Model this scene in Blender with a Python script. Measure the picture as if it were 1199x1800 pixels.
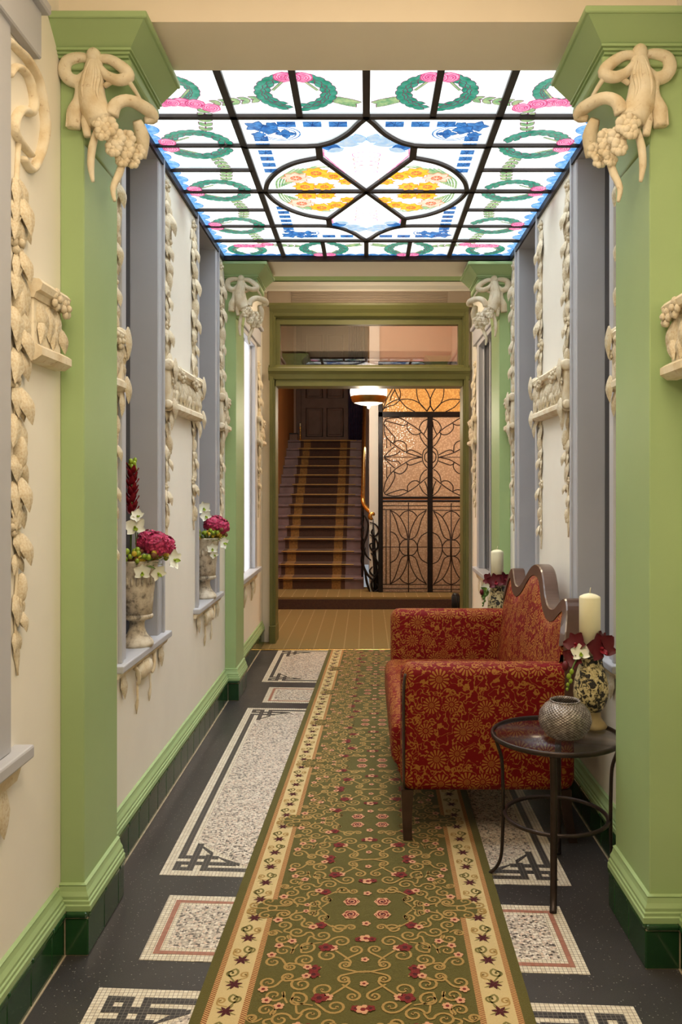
import bpy, bmesh, math, random
from mathutils import Vector, Matrix
R = math.radians
PI = math.pi
random.seed(7)
for o in list(bpy.data.objects):
    bpy.data.objects.remove(o)
SC = bpy.context.scene
COL = SC.collection

# ------------------------------------------------------------------ camera, world, lights, exposure
F, VX, VY, H = 1480.0, 644.0, 852.0, 1.40      # focal length (px of a 1199x1800 frame), vanishing point, eye height
cam = bpy.data.cameras.new('camera')
cam.sensor_fit = 'HORIZONTAL'
cam.sensor_width = 36
cam.lens = F / 1199 * 36
cam.shift_x = (599.5 - VX) / 1199
cam.shift_y = (VY - 900) / 1199
cam.clip_start = 0.05
camo = bpy.data.objects.new('camera', cam)
camo.location = (0, 0, H)
camo.rotation_euler = (R(90), 0, 0)
COL.objects.link(camo)
SC.camera = camo

wd = bpy.data.worlds.new('world')
SC.world = wd
wd.use_nodes = True
wd.node_tree.nodes['Background'].inputs[0].default_value = (0.9, 0.95, 1, 1)
wd.node_tree.nodes['Background'].inputs[1].default_value = 0.3

vs = SC.view_settings
vs.view_transform = 'Standard'
vs.look = 'None'
vs.gamma = 1
vs.use_curve_mapping = False
vs.exposure = 0.18
SC.cycles.use_denoising = True
SC.cycles.max_bounces = 6
SC.cycles.transparent_max_bounces = 6
SC.cycles.use_light_tree = False
SC.cycles.adaptive_threshold = 0.03
SC.cycles.sample_clamp_indirect = 3.0

def area(name, loc, rot, sx, sy, power, col, spread=180):
    l = bpy.data.lights.new(name, 'AREA')
    l.shape = 'RECTANGLE'; l.size = sx; l.size_y = sy
    l.energy = power; l.color = col
    l.spread = R(spread)
    o = bpy.data.objects.new(name, l)
    o.location = loc; o.rotation_euler = rot
    COL.objects.link(o)
    return o
def point(name, loc, power, col, rad=0.06):
    l = bpy.data.lights.new(name, 'POINT')
    l.energy = power; l.color = col; l.shadow_soft_size = rad
    o = bpy.data.objects.new(name, l); o.location = loc
    COL.objects.link(o)
    return o
WARM = (1.0, 0.80, 0.56)
SKYL = 1.5                                         # brightness of the clear skylight glass
area('entrance_ceiling_lamp', (0.0, 1.15, 3.13), (0, 0, 0), 1.3, 1.2, 26, (1.0, 0.81, 0.57), 150)
area('skylight_boost_light', (0.0, 4.165, 2.98), (0, 0, 0), 1.80, 2.40, 165, (0.93, 0.97, 1.0), 112)  # added unseen light over the glass, boosts what the skylight sends down
point('soffit_fill_light', (0.0, 1.2, 2.32), 18, (1.0, 0.82, 0.60), 0.16)  # added fill light without a fixture, brightens the underside of the beam
area('lobby_fill_light', (0.0, 6.6, 3.22), (0, 0, 0), 0.5, 0.6, 20, WARM)  # added fill light for the lobby, no fixture there
area('hall_fill_light', (-0.2, 8.9, 4.3), (0, 0, 0), 1.2, 1.0, 60, (1.0, 0.85, 0.68))  # added fill light for the stairs, besides the visible pendant
area('back_room_lamp', (0.8, 11.2, 2.3), (R(90), 0, R(180)), 1.6, 1.6, 54, (1.0, 0.89, 0.75))

# ------------------------------------------------------------------ materials
def lin(c):
    c /= 255.0
    return c / 12.92 if c <= 0.04045 else ((c + 0.055) / 1.055) ** 2.4
def rgb(r, g, b):
    return (lin(r), lin(g), lin(b), 1)
class G:
    """small helper to wire a node material"""
    def __init__(s, name):
        s.m = bpy.data.materials.new(name)
        s.m.use_nodes = True
        s.t = s.m.node_tree
        s.t.nodes.clear()
        s.out = s.t.nodes.new('ShaderNodeOutputMaterial')
    def n(s, typ, **kw):
        x = s.t.nodes.new(typ)
        for k, v in kw.items(): setattr(x, k, v)
        return x
    def l(s, a, b): s.t.links.new(a, b)
    def put(s, sock, v):
        if v is None: return
        if hasattr(v, 'is_output'): s.l(v, sock)
        else: sock.default_value = v
    def math(s, op, a, b=None, c=None):
        x = s.n('ShaderNodeMath', operation=op)
        s.put(x.inputs[0], a); s.put(x.inputs[1], b); s.put(x.inputs[2], c)
        return x.outputs[0]
    def vm(s, op, a, b=None):
        x = s.n('ShaderNodeVectorMath', operation=op)
        s.put(x.inputs[0], a); s.put(x.inputs[1], b)
        return x.outputs['Value'] if op in ('LENGTH', 'DOT_PRODUCT', 'DISTANCE') else x.outputs[0]
    def mix(s, f, a, b, blend='MIX'):
        x = s.n('ShaderNodeMix', data_type='RGBA', blend_type=blend)
        s.put(x.inputs[0], f); s.put(x.inputs[6], a); s.put(x.inputs[7], b)
        return x.outputs[2]
    def coord(s, which='Object'): return s.n('ShaderNodeTexCoord').outputs[which]
    def noise(s, vec, scale, detail=3, rough=0.55, dist=0.0):
        x = s.n('ShaderNodeTexNoise')
        s.put(x.inputs['Vector'], vec)
        x.inputs['Scale'].default_value = scale; x.inputs['Detail'].default_value = detail
        x.inputs['Roughness'].default_value = rough; x.inputs['Distortion'].default_value = dist
        return x.outputs['Fac']
    def vor(s, vec, scale, feature='F1', dim='3D', rnd=1.0):
        x = s.n('ShaderNodeTexVoronoi', feature=feature, voronoi_dimensions=dim)
        s.put(x.inputs['Vector'], vec)
        x.inputs['Scale'].default_value = scale
        x.inputs['Randomness'].default_value = rnd
        return x
    def ramp(s, f, stops, interp='LINEAR'):
        x = s.n('ShaderNodeValToRGB')
        x.color_ramp.interpolation = interp
        e = x.color_ramp.elements
        while len(e) < len(stops): e.new(0.5)
        for i, (p, c) in enumerate(stops):
            e[i].position = p; e[i].color = c
        s.put(x.inputs[0], f)
        return x.outputs[0]
    def sep(s, v):
        x = s.n('ShaderNodeSeparateXYZ'); s.put(x.inputs[0], v); return x.outputs
    def comb(s, a, b, c=0.0):
        x = s.n('ShaderNodeCombineXYZ')
        s.put(x.inputs[0], a); s.put(x.inputs[1], b); s.put(x.inputs[2], c)
        return x.outputs[0]
    def bump(s, h, strength=0.3, dist=0.002):
        x = s.n('ShaderNodeBump')
        x.inputs['Strength'].default_value = strength; x.inputs['Distance'].default_value = dist
        s.put(x.inputs['Height'], h)
        return x.outputs[0]
    def pbr(s, col, rough=0.6, normal=None, metal=0.0, spec=0.5, sheen=0.0, coat=0.0, trans=0.0, ior=1.45, emit=None, es=0.0):
        x = s.n('ShaderNodeBsdfPrincipled')
        s.put(x.inputs['Base Color'], col); s.put(x.inputs['Roughness'], rough)
        s.put(x.inputs['Metallic'], metal); s.put(x.inputs['Specular IOR Level'], spec)
        s.put(x.inputs['Sheen Weight'], sheen); s.put(x.inputs['Coat Weight'], coat)
        s.put(x.inputs['Transmission Weight'], trans); s.put(x.inputs['IOR'], ior)
        if emit is not None:
            s.put(x.inputs['Emission Color'], emit); s.put(x.inputs['Emission Strength'], es)
        if normal is not None: s.l(normal, x.inputs['Normal'])
        return x.outputs[0]
    def done(s, sh):
        s.l(sh, s.out.inputs[0]); return s.m
M = {}
def paint(name, c, rough=0.6, vary=0.10, scale=3.0, bump=0.15, bscale=60, bdist=0.001, metal=0.0, coat=0.0, spec=0.4):
    """paint-like surface: slow colour mottling and a fine relief"""
    g = G(name)
    v = g.coord()
    f = g.noise(v, scale, 4)
    lo = tuple(x * (1 - vary) for x in c[:3]) + (1,)
    hi = tuple(min(1, x * (1 + vary)) for x in c[:3]) + (1,)
    col = g.ramp(f, [(0.3, lo), (0.7, hi)])
    nb = g.bump(g.noise(v, bscale, 2), bump, bdist) if bump else None
    M[name] = g.done(g.pbr(col, rough, nb, metal=metal, coat=coat, spec=spec))
    return M[name]
paint('cream_plaster', rgb(240, 235, 223), 0.75, 0.03, 2.5, 0.12, 40)
paint('soffit_plaster', rgb(246, 234, 214), 0.75, 0.03, 2.5, 0.1, 40)
paint('green_paint', rgb(160, 186, 132), 0.5, 0.05, 2.0, 0.08, 50)
paint('olive_paint', rgb(104, 104, 60), 0.42, 0.08, 3.0, 0.1, 50)
paint('grey_paint', rgb(186, 187, 193), 0.5, 0.05, 2.0, 0.08, 60)
paint('dark_window', rgb(38, 34, 38), 0.15, 0.2, 2.0, 0)
paint('vent_grey', rgb(168, 152, 136), 0.55, 0.06, 3.0, 0)
paint('hall_wall', rgb(216, 148, 84), 0.7, 0.06, 1.5, 0.1, 40)
paint('hall_upper', rgb(190, 160, 140), 0.7, 0.05, 1.5, 0.1, 40)
paint('pale_pillar', rgb(206, 208, 204), 0.6, 0.05, 2.0, 0.05, 40)
paint('dark_door', rgb(112, 88, 76), 0.45, 0.15, 6.0, 0.1, 80)
paint('curtain_cloth', rgb(76, 66, 96), 0.85, 0.2, 12.0, 0.2, 200)
paint('black_iron', rgb(34, 32, 34), 0.35, 0.25, 20.0, 0.15, 120, metal=0.6)
paint('came_lead', rgb(42, 33, 32), 0.5, 0.2, 20.0, 0)
paint('roof_lead', rgb(46, 38, 36), 0.5, 0.2, 10.0, 0.1, 80)
paint('brass', rgb(218, 178, 98), 0.25, 0.1, 12.0, 0, metal=1.0)
paint('old_brass', rgb(140, 112, 60), 0.35, 0.2, 12.0, 0, metal=0.9)
paint('dark_wood', rgb(62, 46, 38), 0.32, 0.25, 14.0, 0.12, 90, coat=0.3)
paint('crest_wood', rgb(84, 60, 48), 0.3, 0.2, 10.0, 0.08, 90, coat=0.3)
paint('stair_wood', rgb(118, 100, 104), 0.4, 0.18, 8.0, 0.1, 90)
paint('table_iron', rgb(56, 46, 42), 0.35, 0.25, 25.0, 0.15, 150, metal=0.5)
paint('wax', rgb(240, 232, 196), 0.45, 0.03, 10.0, 0)
paint('wick', rgb(210, 200, 170), 0.9, 0.1, 50.0, 0)
paint('vase_foot', rgb(150, 132, 92), 0.5, 0.15, 12.0, 0.1, 60)
paint('lit_nosing_gold', rgb(196, 166, 104), 0.6, 0.15, 12.0, 0)  # gold tone imitates lamplight caught on the tread edges
paint('grout', rgb(180, 165, 140), 0.85, 0.2, 30.0, 0)
paint('burgundy_petal', rgb(92, 18, 26), 0.5, 0.25, 40.0, 0.1, 200)
paint('pink_petal', rgb(186, 58, 98), 0.55, 0.55, 90.0, 0.1, 200)
paint('red_petal', rgb(128, 18, 34), 0.5, 0.25, 60.0, 0.1, 200)
paint('white_petal', rgb(238, 238, 222), 0.5, 0.05, 40.0, 0.05, 200)
paint('yellow_berry', rgb(196, 168, 54), 0.35, 0.25, 40.0, 0)
paint('lime_berry', rgb(142, 164, 48), 0.35, 0.2, 40.0, 0)
paint('leaf_green', rgb(96, 124, 58), 0.5, 0.25, 40.0, 0.1, 150)
paint('brown_pod', rgb(120, 78, 50), 0.6, 0.25, 40.0, 0.1, 150)
paint('dark_plinth', rgb(30, 34, 38), 0.35, 0.2, 10.0, 0.05, 60)

def aged_plaster():
    g = G('aged_plaster')
    v = g.coord()
    f = g.noise(v, 14, 4)
    col = g.ramp(f, [(0.30, rgb(214, 194, 158)), (0.52, rgb(232, 220, 194)), (0.75, rgb(240, 232, 214))])
    st = g.noise(v, 42, 5, 0.65, 0.6)
    col = g.mix(g.ramp(st, [(0.60, (0, 0, 0, 1)), (0.72, (0.7, 0.7, 0.7, 1))]), col, rgb(170, 136, 94))
    nb = g.bump(g.math('ADD', g.noise(v, 90, 3), st), 0.5, 0.003)
    M['aged_plaster'] = g.done(g.pbr(col, 0.7, nb, spec=0.3))
aged_plaster()

def urn_mat():
    g = G('urn_glaze')
    v = g.coord()
    f = g.noise(v, 28, 6, 0.7)
    big = g.noise(v, 7, 3)
    col = g.ramp(g.math('ADD', g.math('MULTIPLY', f, 0.7), g.math('MULTIPLY', big, 0.4)),
                 [(0.42, rgb(122, 112, 100)), (0.52, rgb(202, 190, 168)), (0.66, rgb(228, 219, 200))])
    M['urn_glaze'] = g.done(g.pbr(col, 0.6, g.bump(f, 0.4, 0.003)))
urn_mat()

def tile_green():
    g = G('green_tile')
    v = g.coord()
    f = g.noise(v, 5, 3)
    ob = g.n('ShaderNodeObjectInfo').outputs['Random']
    col = g.mix(f, rgb(30, 66, 36), rgb(46, 90, 50))
    col = g.mix(g.math('MULTIPLY', ob, 0.5), col, rgb(22, 48, 28))
    M['green_tile'] = g.done(g.pbr(col, 0.12, g.bump(g.noise(v, 14, 2), 0.15, 0.003), coat=0.4))
tile_green()

def terrazzo_black():
    g = G('black_terrazzo')
    v = g.coord()
    f = g.noise(v, 2.2, 5, 0.6)
    base = g.ramp(f, [(0.35, rgb(38, 37, 39)), (0.6, rgb(54, 51, 50)), (0.75, rgb(70, 63, 58))])
    fine = g.noise(v, 260, 2)
    base = g.mix(g.math('MULTIPLY', fine, 0.35), base, rgb(104, 100, 98))
    vo = g.vor(v, 75)
    sp = g.math('LESS_THAN', vo.outputs['Distance'], 0.14)
    base = g.mix(g.math('MULTIPLY', sp, 0.55), base, rgb(170, 164, 156))
    rough = g.math('MULTIPLY_ADD', f, 0.35, 0.2)
    M['black_terrazzo'] = g.done(g.pbr(base, rough, g.bump(fine, 0.05, 0.001)))
terrazzo_black()

def tesserae(name, c1, c2, mort):
    g = G(name)
    v = g.coord()
    b = g.n('ShaderNodeTexBrick', offset=0.0, squash=1.0)
    g.l(v, b.inputs['Vector'])
    b.inputs['Color1'].default_value = c1; b.inputs['Color2'].default_value = c2
    b.inputs['Mortar'].default_value = mort
    b.inputs['Scale'].default_value = 1.0
    b.inputs['Mortar Size'].default_value = 0.0009
    b.inputs['Mortar Smooth'].default_value = 0.3
    b.inputs['Bias'].default_value = 0.0
    b.inputs['Brick Width'].default_value = 0.0126
    b.inputs['Row Height'].default_value = 0.0126
    h = g.math('SUBTRACT', 1.0, b.outputs['Fac'])
    M[name] = g.done(g.pbr(b.outputs['Color'], 0.35, g.bump(h, 0.4, 0.001)))
tesserae('white_tesserae', rgb(232, 224, 206), rgb(212, 200, 178), rgb(136, 124, 108))
tesserae('dark_tesserae', rgb(52, 50, 52), rgb(66, 62, 62), rgb(118, 112, 104))
tesserae('pink_tesserae', rgb(178, 122, 104), rgb(160, 104, 88), rgb(150, 118, 100))

def chips():
    g = G('pale_terrazzo')
    v = g.coord()
    vo = g.vor(v, 120)
    c = vo.outputs['Color']
    r = g.sep(c)[0]
    col = g.ramp(r, [(0.0, rgb(92, 84, 80)), (0.17, rgb(150, 138, 128)), (0.3, rgb(206, 192, 178)), (0.55, rgb(226, 216, 202)), (0.85, rgb(214, 190, 172))], 'CONSTANT')
    edge = g.math('LESS_THAN', vo.outputs['Distance'], 0.62)
    col = g.mix(edge, rgb(178, 168, 154), col)
    M['pale_terrazzo'] = g.done(g.pbr(col, 0.35))
chips()

def carpet(name, c, c2, scale=240, rough=0.95):
    g = G(name)
    v = g.coord()
    f = g.noise(v, scale, 2)
    s = g.noise(v, 6, 3)
    col = g.mix(f, c, c2)
    col = g.mix(g.math('MULTIPLY', s, 0.25), col, tuple(x * 0.75 for x in c[:3]) + (1,))
    M[name] = g.done(g.pbr(col, rough, g.bump(f, 0.6, 0.003), spec=0.1, sheen=0.15))
carpet('runner_green', rgb(82, 76, 34), rgb(100, 92, 45))
carpet('runner_cream', rgb(208, 185, 136), rgb(192, 168, 118))
carpet('runner_gold', rgb(174, 142, 84), rgb(156, 124, 70))
carpet('runner_sage', rgb(128, 116, 66), rgb(112, 104, 56))
carpet('runner_red', rgb(128, 42, 40), rgb(104, 30, 32))
carpet('runner_rose', rgb(212, 160, 124), rgb(196, 140, 104))
carpet('runner_wine', rgb(84, 28, 34), rgb(66, 24, 28))
carpet('stair_pile', rgb(60, 45, 46), rgb(92, 70, 54), 60)
carpet('stair_gold', rgb(168, 130, 74), rgb(66, 44, 40), 48)
def rope():
    g = G('runner_rope')
    v = g.coord()
    o = g.sep(v)
    w = g.math('SINE', g.math('MULTIPLY', g.math('ADD', o[1], g.math('MULTIPLY', o[0], 0.6)), 760.0))
    col = g.mix(g.math('GREATER_THAN', w, 0.0), rgb(128, 72, 50), rgb(196, 160, 106))
    M['runner_rope'] = g.done(g.pbr(col, 0.95, g.bump(w, 0.3, 0.002), spec=0.1))
rope()
def dotted():
    g = G('hall_carpet')
    v = g.coord()
    o = g.sep(v)
    px, py = 0.128, 0.048
    ax = g.math('SUBTRACT', g.math('FRACT', g.math('DIVIDE', o[0], px)), 0.5)
    ay = g.math('SUBTRACT', g.math('FRACT', g.math('DIVIDE', g.math('ADD', o[1], o[2]), py)), 0.5)
    d = g.math('SQRT', g.math('ADD', g.math('POWER', g.math('MULTIPLY', ax, px), 2), g.math('POWER', g.math('MULTIPLY', ay, py), 2)))
    f = g.math('MULTIPLY', g.math('LESS_THAN', d, 0.0055), 0.7)
    n = g.noise(v, 120, 3)
    base = g.mix(n, rgb(116, 100, 64), rgb(138, 119, 78))
    col = g.mix(f, base, rgb(220, 202, 160))
    M['hall_carpet'] = g.done(g.pbr(col, 0.95, g.bump(n, 0.5, 0.002), spec=0.1))
dotted()

def fabric():
    """red brocade: gold petalled flowers scattered over the cloth, leaves between them"""
    g = G('brocade')
    uv = g.coord('UV')
    sc = 9.5
    vo = g.vor(uv, sc, 'F1', '2D', 0.75)
    sub = g.vm('SUBTRACT', uv, vo.outputs['Position'])
    o = g.sep(sub)
    d = g.vm('LENGTH', sub)
    a = g.math('ARCTAN2', o[1], o[0])
    rnd = g.sep(vo.outputs['Color'])
    rad = g.math('MULTIPLY_ADD', rnd[0], 0.014, 0.026)
    q = g.math('DIVIDE', d, rad)
    pet = g.math('SINE', g.math('MULTIPLY_ADD', a, 14.0, g.math('MULTIPLY', rnd[1], 6.0)))
    edge = g.math('MULTIPLY_ADD', pet, 0.08, 0.95)
    inside = g.math('LESS_THAN', q, edge)
    line = g.math('GREATER_THAN', pet, -0.15)
    petal = g.math('MULTIPLY', inside, g.math('MULTIPLY', line, g.math('GREATER_THAN', q, 0.42)))
    core = g.math('MULTIPLY', g.math('LESS_THAN', q, 0.32), g.math('GREATER_THAN', g.math('SINE', g.math('MULTIPLY', d, 1300.0)), -0.2))
    fl = g.math('MAXIMUM', petal, core)
    # leaves and curls on the ground between the flowers
    warp = g.n('ShaderNodeTexNoise'); g.l(uv, warp.inputs['Vector']); warp.inputs['Scale'].default_value = 30
    wv = g.vm('ADD', uv, g.vm('MULTIPLY', warp.outputs['Color'], (0.02, 0.02, 0)))
    v2 = g.vor(wv, 37, 'F1', '2D', 1.0)
    d2 = v2.outputs['Distance']
    n1 = g.noise(uv, 30, 1, 0.5, 0.8)
    vine = g.math('LESS_THAN', g.math('ABSOLUTE', g.math('SUBTRACT', n1, 0.5)), 0.022)
    n2 = g.noise(wv, 62, 1)
    frond = g.math('MULTIPLY', g.math('GREATER_THAN', n2, 0.585), g.math('LESS_THAN', g.math('ABSOLUTE', g.math('SUBTRACT', n1, 0.5)), 0.07))
    ring = g.math('MULTIPLY', g.math('GREATER_THAN', d2, 0.22), g.math('LESS_THAN', d2, 0.38))
    keep = g.math('GREATER_THAN', g.sep(v2.outputs['Color'])[0], 0.72)
    lf = g.math('MULTIPLY', g.math('MAXIMUM', g.math('MAXIMUM', vine, frond), g.math('MULTIPLY', ring, keep)), g.math('GREATER_THAN', q, 1.10))
    allg = g.math('MAXIMUM', fl, lf)
    weave = g.noise(uv, 500, 1)
    red = g.mix(weave, rgb(128, 20, 20), rgb(92, 13, 17))
    gold = g.mix(weave, rgb(178, 126, 56), rgb(140, 90, 38))
    col = g.mix(g.math('MULTIPLY', allg, 0.85), red, gold)
    h = g.math('ADD', g.math('MULTIPLY', allg, 0.6), g.math('MULTIPLY', weave, 0.4))
    M['brocade'] = g.done(g.pbr(col, 0.6, g.bump(h, 0.35, 0.0015), spec=0.12))
fabric()

def glass_white():
    """clear obscured skylight glass with the daylight above it"""
    g = G('skylight_glass')
    v = g.coord()
    f = g.noise(v, 1.8, 3)
    fine = g.noise(v, 35, 3)
    k = g.math('ADD', g.math('MULTIPLY', f, 0.7), g.math('MULTIPLY', fine, 0.3))
    col = g.ramp(k, [(0.3, (0.66, 0.79, 0.83, 1)), (0.62, (1, 1, 1, 1))])
    d = g.pbr(rgb(120, 128, 130), 0.12, g.bump(fine, 0.2, 0.002), emit=col, es=SKYL)
    t = g.n('ShaderNodeBsdfTransparent')
    mx = g.n('ShaderNodeMixShader'); mx.inputs[0].default_value = 0.5
    g.l(d, mx.inputs[1]); g.l(t.outputs[0], mx.inputs[2])
    M['skylight_glass'] = g.done(mx.outputs[0])
glass_white()
def stain(name, c, c2=None, k=1.0, sc=30):
    """painted glass lit by the sky above"""
    g = G(name)
    f = g.noise(g.coord(), sc, 3)
    c2 = c2 or tuple(x * 0.7 for x in c[:3]) + (1,)
    col = g.mix(g.ramp(f, [(0.35, (0, 0, 0, 1)), (0.65, (1, 1, 1, 1))]), c, c2)
    M[name] = g.done(g.pbr(g.mix(0.5, col, (0, 0, 0, 1)), 0.15, emit=col, es=k))
    M[name].cycles.emission_sampling = 'NONE'
stain('stain_teal', rgb(30, 128, 102), rgb(72, 158, 138))
stain('stain_leaf', rgb(110, 162, 116), rgb(172, 194, 140))
stain('stain_line', rgb(120, 52, 92), rgb(90, 60, 80))
stain('stain_pink', rgb(232, 120, 176), rgb(244, 178, 208))
stain('stain_magenta', rgb(190, 50, 110), rgb(214, 90, 140))
stain('stain_blue', rgb(38, 92, 160), rgb(72, 140, 206))
stain('stain_navy', rgb(24, 56, 110), rgb(40, 84, 140))
stain('stain_sky', rgb(84, 158, 232), rgb(150, 200, 245))
stain('stain_yellow', rgb(246, 186, 34), rgb(250, 206, 80))
stain('stain_orange', rgb(226, 100, 60), rgb(236, 130, 90))
stain('stain_peach', rgb(244, 206, 176), rgb(248, 224, 204))
stain('stain_mist', rgb(158, 194, 224), rgb(196, 212, 226))
stain('stain_tan', rgb(190, 146, 136), rgb(206, 176, 166))
def milk():
    g = G('lamp_milk_glass')
    f = g.noise(g.coord(), 8, 2)
    M['lamp_milk_glass'] = g.done(g.pbr(rgb(250, 244, 230), 0.2, emit=g.mix(f, (1, 0.93, 0.78, 1), (1, 0.9, 0.7, 1)), es=2.2))
    g = G('window_daylight')
    f = g.noise(g.coord(), 2, 2)
    M['window_daylight'] = g.done(g.pbr(rgb(230, 232, 235), 0.2, emit=g.mix(f, (0.95, 0.97, 1, 1), (1, 1, 1, 1)), es=1.3))
milk()
def hammered(name, c, c2):
    """hammered cathedral glass: scatters the light of the room behind it"""
    g = G(name)
    v = g.coord()
    vo = g.vor(v, 48)
    f = g.noise(v, 1.6, 2)
    col = g.mix(f, c, c2)
    col = g.mix(0.55, col, g.ramp(vo.outputs['Distance'], [(0.1, (1, 1, 1, 1)), (0.6, (0.45, 0.36, 0.3, 1))]), 'MULTIPLY')
    nb = g.bump(vo.outputs['Distance'], 0.8, 0.006)
    tr = g.n('ShaderNodeBsdfTranslucent'); g.l(col, tr.inputs[0]); g.l(nb, tr.inputs['Normal'])
    gl = g.n('ShaderNodeBsdfGlossy'); gl.inputs['Roughness'].default_value = 0.15; g.l(nb, gl.inputs['Normal'])
    mx = g.n('ShaderNodeMixShader'); mx.inputs[0].default_value = 0.10
    g.l(tr.outputs[0], mx.inputs[1]); g.l(gl.outputs[0], mx.inputs[2])
    M[name] = g.done(mx.outputs[0])
hammered('hammered_amber', rgb(240, 212, 164), rgb(236, 202, 146))
hammered('hammered_rose', rgb(232, 210, 184), rgb(216, 198, 182))
def clear(name, tint, refl, rough=0.02):
    g = G(name)
    f = g.noise(g.coord(), 3, 1)
    t = g.n('ShaderNodeBsdfTransparent'); g.l(g.mix(f, tint, tint), t.inputs[0])
    gl = g.n('ShaderNodeBsdfGlossy'); gl.inputs['Roughness'].default_value = rough
    lw = g.n('ShaderNodeLayerWeight'); lw.inputs[0].default_value = 0.5
    fr = g.math('MULTIPLY', g.math('POWER', lw.outputs['Facing'], 4.0), 0.8)
    mx = g.n('ShaderNodeMixShader')
    g.l(g.math('ADD', fr, refl), mx.inputs[0])
    g.l(t.outputs[0], mx.inputs[1]); g.l(gl.outputs[0], mx.inputs[2])
    M[name] = g.done(mx.outputs[0])
clear('transom_glass', (0.80, 0.76, 0.74, 1), 0.16)
clear('table_glass', (0.93, 0.90, 0.90, 1), 0.02, 0.22)
def vase_mats():
    g = G('flaked_vase')
    v = g.coord()
    f = g.noise(v, 55, 3, 0.6, 1.0)
    big = g.noise(v, 16, 2)
    k = g.math('ADD', g.math('MULTIPLY', f, 0.75), g.math('MULTIPLY', big, 0.3))
    col = g.ramp(k, [(0.50, rgb(34, 30, 28)), (0.53, rgb(182, 164, 114)), (0.63, rgb(220, 206, 160))])
    M['flaked_vase'] = g.done(g.pbr(col, 0.55, g.bump(k, 0.5, 0.003)))
    g = G('pressed_glass_pot')
    v = g.coord()
    o = g.sep(v)
    a = g.math('ARCTAN2', o[1], o[0])
    w = g.math('MULTIPLY', g.math('SINE', g.math('MULTIPLY', a, 36.0)), g.math('SINE', g.math('MULTIPLY', o[2], 700.0)))
    n = g.noise(v, 60, 3)
    k = g.math('ADD', g.math('MULTIPLY', w, 0.25), n)
    col = g.ramp(k, [(0.2, rgb(84, 74, 68)), (0.5, rgb(126, 115, 108)), (0.8, rgb(176, 166, 156))])
    M['pressed_glass_pot'] = g.done(g.pbr(col, 0.25, g.bump(w, 0.5, 0.002), metal=0.3, coat=0.3))
vase_mats()

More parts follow.
